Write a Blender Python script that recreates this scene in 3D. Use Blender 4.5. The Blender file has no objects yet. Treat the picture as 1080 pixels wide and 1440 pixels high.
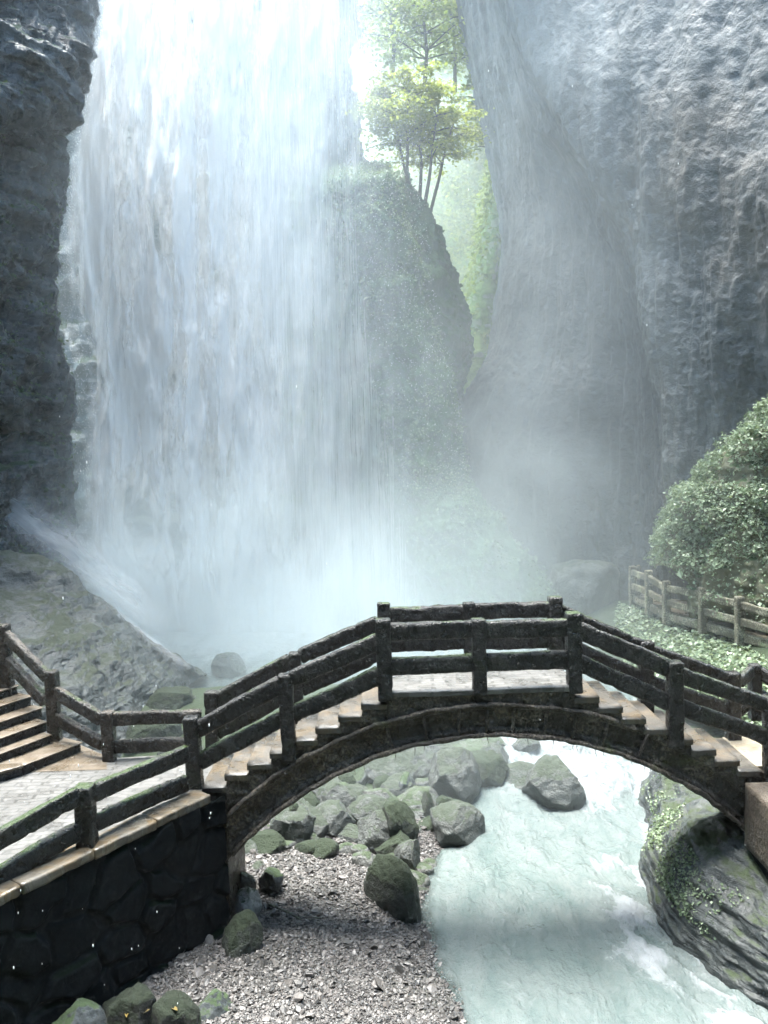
import bpy, math, random
import numpy as np
from mathutils import Vector, Matrix

random.seed(7)
RNG = np.random.default_rng(7)
D = bpy.data
scene = bpy.context.scene
COL = scene.collection

# ------------------------------------------------------------------ camera
F = 1080.0; CX = 540.0; CY = 720.0
PITCH = math.radians(4.236); ROLL = math.radians(1.8)
CAMZ = 7.2
CAM = np.array([0.0, 0.0, CAMZ])
cp, sp = math.cos(PITCH), math.sin(PITCH)
cr, sr = math.cos(ROLL), math.sin(ROLL)

def P(px, py, Y):
    """survey a point of the place: direction measured in the photo, distance Y ahead of the camera"""
    u = (px - CX) / F; v = (CY - py) / F
    ul = u * cr + v * sr; vl = -u * sr + v * cr
    d = np.array([ul, cp + vl * sp, vl * cp - sp])
    return CAM + d * (Y / d[1])

def PZ(px, py, z):
    u = (px - CX) / F; v = (CY - py) / F
    ul = u * cr + v * sr; vl = -u * sr + v * cr
    d = np.array([ul, cp + vl * sp, vl * cp - sp])
    return CAM + d * ((z - CAMZ) / d[2])

cam = D.cameras.new("camera"); camo = D.objects.new("camera", cam); COL.objects.link(camo)
R_ = Vector((1, 0, 0)); Fw = Vector((0, cp, -sp)); U_ = Vector((0, sp, cp))
Xc = R_ * cr - U_ * sr; Yc = R_ * sr + U_ * cr; Zc = -Fw
camo.matrix_world = Matrix(((Xc.x, Yc.x, Zc.x, 0), (Xc.y, Yc.y, Zc.y, 0), (Xc.z, Yc.z, Zc.z, CAMZ), (0, 0, 0, 1)))
cam.sensor_fit = 'VERTICAL'; cam.sensor_height = 36.0; cam.sensor_width = 27.0
cam.lens = F / 1440.0 * 36.0
cam.clip_start = 0.1; cam.clip_end = 2000
scene.camera = camo

# ------------------------------------------------------------------ noise
def _hash(ix, iy, iz, seed):
    M = np.int64(0xffffffff)
    h = (ix * 374761393 + iy * 668265263 + iz * 1440662683 + seed * 1274126177) & M
    h = ((h ^ (h >> 13)) * 1274126177) & M
    h = ((h ^ (h >> 15)) * 2246822519) & M
    return ((h ^ (h >> 16)) & 0xffff).astype(np.float64) / 32767.5 - 1.0

def vnoise(p, seed=0):
    p = np.asarray(p, dtype=np.float64)
    i = np.floor(p).astype(np.int64); f = p - i
    w = f * f * f * (f * (f * 6 - 15) + 10)
    r = 0
    for a in (0, 1):
        wa = w[..., 0] if a else 1 - w[..., 0]
        for b in (0, 1):
            wb = w[..., 1] if b else 1 - w[..., 1]
            for c in (0, 1):
                wc = w[..., 2] if c else 1 - w[..., 2]
                r = r + wa * wb * wc * _hash(i[..., 0] + a, i[..., 1] + b, i[..., 2] + c, seed)
    return r

def fbm(p, octv=5, seed=0, gain=0.5, lac=2.03):
    p = np.asarray(p, dtype=np.float64); s = 0; a = 1.0; t = 0
    for k in range(octv):
        s = s + a * vnoise(p + 17.3 * k, seed + k); t += a; a *= gain; p = p * lac
    return s / t

def ridged(p, octv=4, seed=0, gain=0.5, lac=2.1):
    p = np.asarray(p, dtype=np.float64); s = 0; a = 1.0; t = 0
    for k in range(octv):
        s = s + a * (1 - 2 * np.abs(vnoise(p + 9.7 * k, seed + k))); t += a; a *= gain; p = p * lac
    return s / t

def worley(p, seed=0):
    """F1,F2 and cell id of a 2d cellular pattern"""
    p = np.asarray(p); i = np.floor(p).astype(np.int64)
    f1 = np.full(p.shape[0], 9.0); f2 = f1.copy(); cid = np.zeros(p.shape[0])
    for a in (-1, 0, 1):
        for b in (-1, 0, 1):
            gx = i[:, 0] + a; gy = i[:, 1] + b; z = gx * 0
            ox = gx + .5 + .42 * _hash(gx, gy, z, seed); oy = gy + .5 + .42 * _hash(gx, gy, z, seed + 1)
            d = np.hypot(p[:, 0] - ox, p[:, 1] - oy); h = _hash(gx, gy, z, seed + 2)
            n = d < f1
            f2 = np.where(n, f1, np.minimum(f2, d)); cid = np.where(n, h, cid); f1 = np.where(n, d, f1)
    return f1, f2, cid

def sstep(a, b, x):
    t = np.clip((x - a) / (b - a), 0, 1); return t * t * (3 - 2 * t)

# ------------------------------------------------------------------ mesh helpers
def mesh_np(name, verts, faces=None, quads=None, tris=None, smooth=True):
    me = D.meshes.new(name)
    verts = np.asarray(verts, dtype=np.float32).reshape(-1, 3)
    if faces is not None:
        me.from_pydata(verts.tolist(), [], faces)
    else:
        loops = []; tot = []
        if quads is not None and len(quads):
            q = np.asarray(quads, dtype=np.int32); loops.append(q.ravel()); tot.append(np.full(len(q), 4, np.int32))
        if tris is not None and len(tris):
            t = np.asarray(tris, dtype=np.int32); loops.append(t.ravel()); tot.append(np.full(len(t), 3, np.int32))
        loops = np.concatenate(loops); tot = np.concatenate(tot)
        start = np.concatenate([[0], np.cumsum(tot)[:-1]]).astype(np.int32)
        me.vertices.add(len(verts)); me.vertices.foreach_set('co', verts.ravel())
        me.loops.add(len(loops)); me.loops.foreach_set('vertex_index', loops)
        me.polygons.add(len(tot)); me.polygons.foreach_set('loop_start', start)
        try: me.polygons.foreach_set('loop_total', tot)
        except Exception: pass
        me.update(calc_edges=True); me.validate()
    me.polygons.foreach_set('use_smooth', np.full(len(me.polygons), smooth))
    me.update()
    return me

def obj(name, me, mat=None, parent=None, loc=None):
    o = D.objects.new(name, me); COL.objects.link(o)
    if mat is not None: me.materials.append(mat)
    if parent is not None: o.parent = parent
    if loc is not None: o.location = loc
    return o

def tag(o, label=None, cat=None, group=None, kind=None):
    if label: o['label'] = label
    if cat: o['category'] = cat
    if group: o['group'] = group
    if kind: o['kind'] = kind
    return o

def empty(name, loc, label, cat, group=None):
    o = D.objects.new(name, None); COL.objects.link(o); o.location = loc
    o.empty_display_size = .2
    return tag(o, label, cat, group)

def child(name, me, mat, root):
    """a mesh built in world coordinates, as a part of root (an unrotated Empty or mesh)"""
    org = np.array(root_loc(root), dtype=np.float32)
    co = np.empty(len(me.vertices) * 3, np.float32); me.vertices.foreach_get('co', co)
    co = co.reshape(-1, 3) - org
    me.vertices.foreach_set('co', co.ravel()); me.update()
    return obj(name, me, mat, root)

def root_loc(o):
    l = Vector(o.location)
    while o.parent is not None:
        o = o.parent; l = l + Vector(o.location)
    return l

def grid_quads(nu, nv, off=0):
    a = np.arange(nu * nv).reshape(nu, nv) + off
    return np.stack([a[:-1, :-1], a[:-1, 1:], a[1:, 1:], a[1:, :-1]], -1).reshape(-1, 4)

def catmull(ctrl, n):
    """ctrl (k,...) -> n samples along axis 0"""
    ctrl = np.asarray(ctrl, dtype=np.float64); k = ctrl.shape[0]
    t = np.linspace(0, k - 1, n); i = np.clip(np.floor(t).astype(int), 0, k - 2); f = t - i
    g = lambda j: ctrl[np.clip(j, 0, k - 1)]
    f = f.reshape((-1,) + (1,) * (ctrl.ndim - 1))
    p0, p1, p2, p3 = g(i - 1), g(i), g(i + 1), g(i + 2)
    p0 = np.where((i == 0).reshape(f.shape), 2 * p1 - p2, p0)
    p3 = np.where((i == k - 2).reshape(f.shape), 2 * p2 - p1, p3)
    m1 = .4 * (p2 - p0); m2 = .4 * (p3 - p1)
    f2 = f * f; f3 = f2 * f
    return (2*f3 - 3*f2 + 1) * p1 + (f3 - 2*f2 + f) * m1 + (-2*f3 + 3*f2) * p2 + (f3 - f2) * m2

def loft(ctrl, nu, nv):
    g = catmull(np.asarray(ctrl), nu)
    g = catmull(np.swapaxes(g, 0, 1), nv)
    return np.swapaxes(g, 0, 1)      # (nu,nv,3)

def gnormals(g, toward=None):
    du = np.gradient(g, axis=0); dv = np.gradient(g, axis=1)
    n = np.cross(du, dv); n /= np.linalg.norm(n, axis=-1, keepdims=True) + 1e-9
    if toward is not None:
        c = g[g.shape[0] // 2, g.shape[1] // 2]; 
        m = n[g.shape[0] // 2, g.shape[1] // 2]
        if np.dot(m, np.asarray(toward) - c) < 0: n = -n
    return n

def bar(p0, p1, w, h, rough=.010, seed=0, step=.05, up=(0, 0, 1), bevel=.022, cap=.012):
    bevel = bevel * .5
    """a hewn-looking rectangular bar from p0 to p1, w across, h along up"""
    p0 = np.array(p0, float); p1 = np.array(p1, float)
    d = p1 - p0; L = np.linalg.norm(d); d /= L
    up = np.array(up, float)
    s = np.cross(d, up); s /= np.linalg.norm(s); u = np.cross(s, d)
    hw, hh = w / 2, h / 2
    prof = []
    nside = 6
    b = min(bevel, hw * .5, hh * .5)
    corners = [(-hw, -hh), (hw, -hh), (hw, hh), (-hw, hh)]
    for k in range(4):
        a = np.array(corners[k]); c = np.array(corners[(k + 1) % 4]); e = c - a; le = np.linalg.norm(e); e /= le
        for t in np.linspace(b, le - b, nside): prof.append(a + e * t)
    prof = np.array(prof); m = len(prof)
    n = max(3, int(L / step) + 1)
    ts = np.concatenate([[0], np.linspace(cap, L - cap, n), [L]])
    sc = np.ones(len(ts)); sc[0] = sc[-1] = 1 - 2 * cap / max(w, h) - .03
    g = p0 + ts[:, None, None] * d + sc[:, None, None] * (prof[None, :, 0:1] * s + prof[None, :, 1:2] * u)
    radial = prof[:, 0:1] * s + prof[:, 1:2] * u
    radial /= np.linalg.norm(radial, axis=1, keepdims=True)
    # grain runs along the bar
    q = np.stack([np.broadcast_to(ts[:, None] * 2.2, g.shape[:2]),
                  np.broadcast_to(prof[None, :, 0] * 14, g.shape[:2]), np.broadcast_to(prof[None, :, 1] * 14, g.shape[:2])], -1)
    nz = fbm(q + seed * 3.7, 4, seed) + .6 * fbm(g * 11.0 + seed, 3, seed + 50) - 1.1 * sstep(.25, .6, fbm(g * 5.0 + seed, 3, seed + 70))
    bend = fbm(np.stack([ts * .9 + seed * 5.1, ts * 0, ts * 0], -1), 2, seed + 9)
    g = g + radial[None] * (nz * rough)[..., None] + (bend * rough * 1.2)[:, None, None] * u
    v = g.reshape(-1, 3)
    nr = len(ts)
    a = np.arange(nr * m).reshape(nr, m)
    a2 = np.roll(a, -1, axis=1)
    q4 = np.stack([a[:-1], a2[:-1], a2[1:], a[1:]], -1).reshape(-1, 4)
    faces = q4.tolist() + [a[0][::-1].tolist(), a[-1].tolist()]
    return v, faces

def bar_mesh(name, *a, **k):
    v, f = bar(*a, **k)
    me = mesh_np(name, v, faces=f); return me

class MB:
    def __init__(s): s.v = []; s.f = []; s.n = 0
    def add(s, v, f):
        v = np.asarray(v).reshape(-1, 3)
        s.v.append(v); s.f += [[i + s.n for i in q] for q in f]; s.n += len(v)
    def mesh(s, name, smooth=True): return mesh_np(name, np.concatenate(s.v), faces=s.f, smooth=smooth)

def tube(path, rad, m=8, seed=0, rough=0.0):
    path = np.asarray(path, float); n = len(path)
    rad = np.broadcast_to(np.asarray(rad, float), (n,))
    t = np.gradient(path, axis=0); t /= np.linalg.norm(t, axis=1, keepdims=True) + 1e-9
    ref = np.array([0, 0, 1.0]) if abs(t[0][2]) < .9 else np.array([1.0, 0, 0])
    s = np.cross(t, ref); s /= np.linalg.norm(s, axis=1, keepdims=True) + 1e-9; u = np.cross(s, t)
    an = np.linspace(0, 2 * math.pi, m, endpoint=False)
    g = path[:, None] + rad[:, None, None] * (np.cos(an)[None, :, None] * s[:, None] + np.sin(an)[None, :, None] * u[:, None])
    if rough:
        nn = fbm(g * 12 + seed, 3, seed)
        c = path[:, None]; r = g - c
        g = c + r * (1 + rough * nn[..., None])
    a = np.arange(n * m).reshape(n, m); a2 = np.roll(a, -1, 1)
    f = np.stack([a[:-1], a2[:-1], a2[1:], a[1:]], -1).reshape(-1, 4).tolist() + [a[0][::-1].tolist(), a[-1].tolist()]
    return g.reshape(-1, 3), f

_ico = {}
def ico(sub):
    if sub in _ico: return _ico[sub]
    import bmesh
    bm = bmesh.new(); bmesh.ops.create_icosphere(bm, subdivisions=sub, radius=1.0)
    v = np.array([p.co[:] for p in bm.verts]); f = np.array([[p.index for p in q.verts] for q in bm.faces]); bm.free()
    _ico[sub] = (v, f); return v, f

def rock_verts(size, seed, sub=4, facets=9, rough=.12, cut=(.58, .90)):
    v, f = ico(sub); v = v.copy()
    r = np.random.default_rng(seed)
    for k in range(facets):
        n = r.normal(size=3); n /= np.linalg.norm(n)
        d = r.uniform(*cut)
        over = v @ n - d
        v = v - np.where(over > 0, over * .93, 0)[:, None] * n
    nn = fbm(v * 1.6 + seed, 4, seed) * rough * 1.2 + ridged(v * 3.3 + seed, 4, seed + 3) * rough * .35
    if sub >= 4: nn = nn + fbm(v * 7 + seed, 5, seed + 8, gain=.6) * rough * .42
    v = v * (1 + nn)[:, None]
    lo, hi = v.min(0), v.max(0)
    v = (v - (lo + hi) / 2) / ((hi - lo) / 2)
    return v * np.asarray(size) / 2, f

def leaves(name, pts, nrm, size, seed, spread=.6, droop=.3):
    """many small folded leaves: pts (n,3), nrm (n,3), size (n,)"""
    r = np.random.default_rng(seed); n = len(pts)
    nn = nrm + r.normal(size=(n, 3)) * spread; nn /= np.linalg.norm(nn, axis=1, keepdims=True) + 1e-9
    t = r.normal(size=(n, 3)); t[:, 2] -= droop * 2
    t -= (t * nn).sum(1, keepdims=True) * nn; t /= np.linalg.norm(t, axis=1, keepdims=True) + 1e-9
    s = np.cross(nn, t)
    sz = np.asarray(size)[:, None]
    wd = r.uniform(.32, .5, (n, 1))
    a = pts; b = pts + (t * .5 + s * wd + nn * .10) * sz; c = pts + t * sz - nn * .05 * sz; d = pts + (t * .5 - s * wd + nn * .10) * sz
    v = np.stack([a, b, c, d], 1).reshape(-1, 3)
    i = np.arange(n)[:, None] * 4
    tr = np.concatenate([i + np.array([[0, 1, 2]]), i + np.array([[0, 2, 3]])], 1).reshape(-1, 3)
    return mesh_np(name, v, tris=tr, smooth=False)

def scatter(g, n, seed, weight=None, toward=CAM):
    """random points on a (nu,nv,3) surface, area weighted"""
    r = np.random.default_rng(seed)
    nm = gnormals(g, toward)
    e1 = g[1:, :-1] - g[:-1, :-1]; e2 = g[:-1, 1:] - g[:-1, :-1]
    ar = np.linalg.norm(np.cross(e1, e2), axis=-1)
    if weight is not None: ar = ar * weight[:-1, :-1]
    p = ar.ravel() / ar.sum()
    k = r.choice(len(p), n, p=p); iu, iv = np.unravel_index(k, ar.shape)
    a, b = r.random((n, 1)), r.random((n, 1))
    pts = g[iu, iv] + a * e1[iu, iv] + b * e2[iu, iv]
    return pts, nm[iu, iv]

# ------------------------------------------------------------------ materials
class NT:
    def __init__(s, name):
        s.m = D.materials.new(name); s.m.use_nodes = True; s.t = s.m.node_tree; s.t.nodes.clear()
        s.out = s.t.nodes.new('ShaderNodeOutputMaterial')
    def n(s, typ, **kw):
        x = s.t.nodes.new(typ)
        for k, v in kw.items(): setattr(x, k, v)
        return x
    def l(s, a, b): s.t.links.new(a, b)
    def setin(s, sock, v):
        if isinstance(v, bpy.types.NodeSocket): s.l(v, sock)
        else:
            if sock.type == 'RGBA' and len(v) == 3: v = (*v, 1)
            sock.default_value = v
    def coord(s, kind='Object'): return s.n('ShaderNodeTexCoord').outputs[kind]
    def pos(s): return s.n('ShaderNodeNewGeometry').outputs['Position']
    def mapping(s, vec, scale=(1, 1, 1), loc=(0, 0, 0)):
        x = s.n('ShaderNodeMapping'); s.l(vec, x.inputs['Vector']); x.inputs['Scale'].default_value = scale; x.inputs['Location'].default_value = loc
        return x.outputs[0]
    def noise(s, vec, scale=1, detail=4, rough=.55, dist=0.0):
        x = s.n('ShaderNodeTexNoise'); s.l(vec, x.inputs['Vector'])
        x.inputs['Scale'].default_value = scale; x.inputs['Detail'].default_value = min(detail, 6)
        x.inputs['Roughness'].default_value = rough; x.inputs['Distortion'].default_value = dist
        return x.outputs['Fac']
    def voro(s, vec, scale=1, feature='F1', out='Distance', rnd=1.0):
        x = s.n('ShaderNodeTexVoronoi', feature=feature); s.l(vec, x.inputs['Vector']); x.inputs['Scale'].default_value = scale
        x.inputs['Randomness'].default_value = rnd
        return x.outputs[out]
    def rng(s, v, a, b, c=0.0, d=1.0, smooth=True):
        x = s.n('ShaderNodeMapRange', interpolation_type='SMOOTHSTEP' if smooth else 'LINEAR')
        s.l(v, x.inputs[0])
        for i, q in enumerate((a, b, c, d)): x.inputs[i + 1].default_value = q
        return x.outputs[0]
    def math(s, op, a, b=0.0, c=None, clamp=False):
        x = s.n('ShaderNodeMath', operation=op, use_clamp=clamp); s.setin(x.inputs[0], a); s.setin(x.inputs[1], b)
        if c is not None: s.setin(x.inputs[2], c)
        return x.outputs[0]
    def mix(s, f, a, b):
        x = s.n('ShaderNodeMix', data_type='RGBA'); s.setin(x.inputs[0], f); s.setin(x.inputs[6], a); s.setin(x.inputs[7], b)
        return x.outputs[2]
    def ramp(s, f, stops):
        x = s.n('ShaderNodeValToRGB'); s.l(f, x.inputs[0]); e = x.color_ramp.elements
        while len(e) < len(stops): e.new(.5)
        for q, (p, c) in zip(e, stops): q.position = p; q.color = (*c, 1)
        return x.outputs[0]
    def bump(s, h, strength=.5, dist=.05, nrm=None):
        x = s.n('ShaderNodeBump'); s.l(h, x.inputs['Height']); x.inputs['Strength'].default_value = strength; x.inputs['Distance'].default_value = dist
        if nrm is not None: s.l(nrm, x.inputs['Normal'])
        return x.outputs[0]
    def attr(s, name, out='Fac'):
        x = s.n('ShaderNodeAttribute'); x.attribute_name = name; return x.outputs[out]
    def nz(s):
        g = s.n('ShaderNodeNewGeometry'); x = s.n('ShaderNodeSeparateXYZ'); s.l(g.outputs['Normal'], x.inputs[0]); return x.outputs['Z']
    def bsdf(s, color, rough=.7, normal=None, spec=.5):
        b = s.n('ShaderNodeBsdfPrincipled'); s.setin(b.inputs['Base Color'], color); s.setin(b.inputs['Roughness'], rough)
        b.inputs['Specular IOR Level'].default_value = spec
        if normal is not None: s.l(normal, b.inputs['Normal'])
        return b.outputs[0]
    def surf(s, sh): s.l(sh, s.out.inputs['Surface']); return s.m

def rock_mat(name, dark, light, moss=(.045, .075, .025), mossiness=.5, scale=1.0, rough=(.35, .75), bump=.6, bd=.06, warm=None, streak=0.0, strata=0.0, mosszmin=.25, spec=.5, cells=.0, shade_attr=False):
    t = NT(name); v = t.coord('Object')
    n1 = t.noise(v, .55 * scale, 8, .62, .3); n2 = t.noise(v, 3.2 * scale, 7, .65); n3 = t.noise(v, 14 * scale, 5, .6)
    cell = t.voro(t.mapping(v, (1, 1, .8)), 1.7 * scale, 'DISTANCE_TO_EDGE')
    f = t.math('ADD', t.math('MULTIPLY', n1, .55), t.math('MULTIPLY', n2, .45))
    c = t.ramp(f, [(.30, dark), (.52, [(a + b) / 2 for a, b in zip(dark, light)]), (.68, light)])
    if warm is not None:
        c = t.mix(t.rng(t.noise(v, .33 * scale, 5, .6, .5), .48, .66), c, warm)
    if streak:
        st = t.noise(t.mapping(v, (1.6, 1.6, .07)), 1.4 * scale, 6, .6, .4)
        c = t.mix(t.rng(st, .50, .66, 0, streak), c, [a * .45 for a in dark])
        c = t.mix(t.rng(st, .30, .42, streak * .55, 0), c, [min(1, a * 1.5) for a in light])
    if mossiness > 0:
        mz = t.rng(t.nz(), mosszmin, .85, 0, .55)
        mk = t.math('ADD', mz, t.noise(v, 1.5 * scale, 7, .7, .4))
        mk = t.rng(mk, 1.0 - mossiness * .55, 1.18 - mossiness * .55)
        mc = t.mix(n3, [a * .5 for a in moss], [a * 1.45 for a in moss])
        c = t.mix(mk, c, mc)
        r0 = t.rng(n2, .3, .7, rough[0], rough[1])
        rr = t.n('ShaderNodeMix', data_type='FLOAT'); t.l(mk, rr.inputs[0]); t.l(r0, rr.inputs[2]); rr.inputs[3].default_value = .9
        rgh = rr.outputs[0]
    else:
        rgh = t.rng(n2, .3, .7, rough[0], rough[1])
    if shade_attr: c = t.mix(t.math('MULTIPLY', t.attr('wet'), .8), c, (.026, .034, .044))  # dark bluish mix puts the masked face's shade into the colour
    h = t.math('ADD', t.math('MULTIPLY', n2, 1.0), t.math('MULTIPLY', n3, .35))
    h = t.math('ADD', h, t.math('MULTIPLY', t.rng(cell, 0, .10, -.5, 0), cells))
    if strata:
        h = t.math('ADD', h, t.math('MULTIPLY', t.noise(t.mapping(v, (.5, .5, 5.5)), 1.3 * scale, 5, .6, .6), strata))
    return t.surf(t.bsdf(c, rgh, t.bump(h, bump, bd), spec))

def leaf_mat(name, a, b, transl=.35, rough=.5):
    t = NT(name)
    g = t.n('ShaderNodeNewGeometry')
    f = t.math('ADD', t.math('MULTIPLY', g.outputs['Random Per Island'], .6), t.math('MULTIPLY', t.noise(g.outputs['Position'], 1.1, 4, .6), .55))
    c = t.ramp(f, [(.25, a), (.75, b)])
    s1 = t.bsdf(c, rough, None, .4)
    tr = t.n('ShaderNodeBsdfTranslucent'); t.setin(tr.inputs['Color'], t.mix(.35, c, (.22, .28, .04)))
    m = t.n('ShaderNodeMixShader'); m.inputs[0].default_value = transl; t.l(s1, m.inputs[1]); t.l(tr.outputs[0], m.inputs[2])
    return t.surf(m.outputs[0])

M = {}
M['left_cliff'] = rock_mat('wet_layered_rock', (.010, .014, .018), (.055, .066, .070), (.022, .045, .022), .42, .8, (.08, .42), .9, .12, strata=1.2, cells=.06)
M['falls_cliff'] = rock_mat('dark_wet_cliff', (.018, .030, .034), (.055, .082, .088), (.02, .04, .02), .35, .5, (.3, .6), .8, .15, strata=.8)
M['green_cliff'] = rock_mat('mossy_cliff', (.03, .05, .04), (.10, .14, .10), (.04, .085, .035), .85, .6, (.5, .8), .8, .12, mosszmin=-.4)
M['right_cliff'] = rock_mat('streaked_cliff', (.045, .055, .060), (.125, .134, .133), (.04, .065, .03), .16, .42, (.55, .85), .8, .22, cells=.0, shade_attr=True, warm=(.120, .110, .096), streak=.55)
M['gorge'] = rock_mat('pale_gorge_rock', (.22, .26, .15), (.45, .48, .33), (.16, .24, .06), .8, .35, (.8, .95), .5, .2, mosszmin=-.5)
M['boulder'] = rock_mat('mossy_boulder', (.035, .041, .038), (.125, .133, .124), (.045, .057, .040), .26, 2.2, (.3, .7), 1.0, .07)
M['boulder_green'] = rock_mat('green_boulder', (.022, .028, .022), (.085, .097, .078), (.021, .032, .016), .55, 2.6, (.5, .8), 1.0, .07, mosszmin=-.2)
M['boulder_grey'] = rock_mat('grey_boulder', (.06, .064, .06), (.19, .197, .185), (.05, .07, .038), .25, 2.2, (.3, .7), 1.0, .07)
M['boulder_dark'] = rock_mat('dark_wet_boulder', (.02, .024, .026), (.10, .11, .11), (.03, .05, .02), .3, 3.0, (.15, .5), .6, .03)
M['boulder_moss_dark'] = rock_mat('shaded_mossy_boulder', (.005, .006, .006), (.022, .024, .020), (.009, .016, .006), .75, 3.2, (.3, .7), 1.0, .07, mosszmin=-.2)  # darker mossy copy; the wall-foot shade is in its colour
M['quartz'] = rock_mat('white_veined_rock', (.05, .05, .05), (.55, .55, .53), (.03, .05, .02), .1, 3.2, (.25, .6), .6, .03)
M['slab'] = rock_mat('wet_slab_rock', (.026, .031, .031), (.115, .125, .120), (.05, .06, .042), .16, .9, (.22, .6), 1.0, .10, strata=.6)
M['bank_rock'] = rock_mat('river_bank_rock', (.014, .018, .019), (.060, .068, .066), (.032, .046, .020), .08, 1.1, (.22, .6), .9, .07, strata=1.0, mosszmin=.2)
M['mound'] = rock_mat('ivy_mound_earth', (.05, .06, .035), (.20, .19, .12), (.04, .07, .025), .7, 1.0, (.7, .9), .7, .06)
M['earth'] = rock_mat('mossy_earth', (.028, .032, .026), (.09, .094, .08), (.028, .044, .018), .40, 1.4, (.5, .85), .7, .05)
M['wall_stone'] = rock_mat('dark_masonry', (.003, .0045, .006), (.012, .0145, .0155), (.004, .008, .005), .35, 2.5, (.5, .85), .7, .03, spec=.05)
M['pier_side'] = M['wall_stone']

def concrete_wood(name, dark, light, moss=.5, wet=(.16, .5)):
    t = NT(name); v = t.coord('Object')
    n1 = t.noise(v, 2.2, 6, .6, .4); n2 = t.noise(v, 26, 5, .65); n3 = t.noise(v, 9, 5, .6)
    c = t.ramp(t.math('ADD', t.math('MULTIPLY', n1, .45), t.math('MULTIPLY', n2, .55)), [(.36, [a * .6 for a in dark]), (.5, dark), (.58, light), (.70, [a * 1.9 for a in light])])
    st_ = t.noise(v, .85, 6, .65, .6)
    c = t.mix(t.rng(st_, .50, .64, 0, .6), c, [a * .38 for a in dark])
    c = t.mix(t.rng(st_, .32, .44, .55, 0), c, (light[0] * .75, light[1] * 1.05, light[2] * .6))
    pt_ = t.n('ShaderNodeNewGeometry').outputs['Pointiness']
    c = t.mix(t.rng(pt_, .53, .62, 0, .6), c, [a * 2.0 for a in light])
    mk = t.math('ADD', t.rng(t.nz(), .1, .9, -.12, .30), t.noise(v, 1.7, 6, .7))
    mk = t.rng(mk, 1.0 - moss * .5, 1.12 - moss * .5)
    c = t.mix(mk, c, t.mix(n2, (.012, .022, .006), (.045, .075, .016)))
    h = t.math('ADD', n2, t.math('MULTIPLY', n3, 1.3))
    return t.surf(t.bsdf(c, t.rng(n3, .3, .7, wet[0], wet[1]), t.bump(h, 1.0, .03), .5))

M['rail'] = concrete_wood('weathered_rail', (.009, .0085, .008), (.040, .038, .034), .42)
M['rail_moss'] = concrete_wood('mossy_rail', (.007, .008, .007), (.028, .029, .025), .62)
M['rail_brown'] = concrete_wood('brown_rail', (.02, .017, .013), (.085, .072, .058), .35)
M['walk_rail'] = concrete_wood('tan_rail', (.13, .122, .085), (.33, .315, .23), .18, (.5, .8))
M['bridge'] = concrete_wood('rough_bridge_render', (.038, .031, .023), (.175, .145, .112), .22, (.22, .5))

def paving(name, a, b, joint, su, sv, ochre=.0):
    t = NT(name); v = t.pos()
    br = t.n('ShaderNodeTexBrick'); dv_ = t.n('ShaderNodeVectorMath', operation='MULTIPLY_ADD'); nzv = t.n('ShaderNodeTexNoise'); t.l(v, nzv.inputs['Vector']); nzv.inputs['Scale'].default_value = 1.3; t.l(nzv.outputs['Color'], dv_.inputs[0]); dv_.inputs[1].default_value = (.35, .35, 0); t.l(v, dv_.inputs[2])
    t.l(t.mapping(dv_.outputs[0], (su, sv, 1)), br.inputs['Vector'])
    br.inputs['Scale'].default_value = 1.0; br.inputs['Mortar Size'].default_value = .028; br.inputs['Mortar Smooth'].default_value = .3
    br.inputs['Color1'].default_value = (0, 0, 0, 1); br.inputs['Color2'].default_value = (1, 1, 1, 1); br.inputs['Mortar'].default_value = (.5, .5, .5, 1)
    n1 = t.noise(v, 2.4, 6, .6, .5); n2 = t.noise(v, 22, 5, .65)
    c = t.mix(t.math('ADD', t.math('MULTIPLY', br.outputs['Color'], .35), t.math('MULTIPLY', n1, .65)), a, b)
    c = t.mix(t.rng(n2, .45, .75, 0, .5), c, [q * .6 for q in a])
    if ochre: c = t.mix(t.rng(t.noise(v, 2.6, 6, .7, .6), .46, .56, 0, ochre), c, (.13, .09, .045))
    sn_ = t.noise(v, 1.6, 7, .72, .8)
    c = t.mix(t.rng(sn_, .50, .66, 0, .62), c, [q * .42 for q in a])
    c = t.mix(t.math('MULTIPLY', br.outputs['Fac'], .55), c, joint)
    h = t.math('SUBTRACT', t.math('ADD', t.math('MULTIPLY', n2, .35), n1), t.math('MULTIPLY', br.outputs['Fac'], .7))
    return t.surf(t.bsdf(c, t.rng(n1, .35, .65, .22, .6), t.bump(h, .6, .012), .5))
M['paving'] = paving('wet_stone_paving', (.080, .079, .075), (.15, .146, .138), (.035, .036, .032), 1.2, 2.2)
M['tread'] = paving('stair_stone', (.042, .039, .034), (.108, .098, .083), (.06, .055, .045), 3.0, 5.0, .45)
M['tread_ochre'] = paving('ochre_stone', (.08, .064, .046), (.15, .12, .085), (.10, .08, .06), .9, .9)
M['coping'] = paving('ochre_coping', (.055, .048, .037), (.14, .125, .10), (.14, .12, .09), 1.4, 1.4, .7)
M['riser'] = concrete_wood('dark_riser', (.008, .008, .008), (.03, .028, .024), .1)  # near-black colour holds the backlit shade of the stair risers
M['tan_block'] = concrete_wood('tan_pier_render', (.05, .038, .026), (.095, .076, .055), .05, (.5, .8))
M['walk_deck'] = paving('sandy_walkway', (.22, .185, .13), (.32, .28, .215), (.22, .19, .14), .7, .9)

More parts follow.
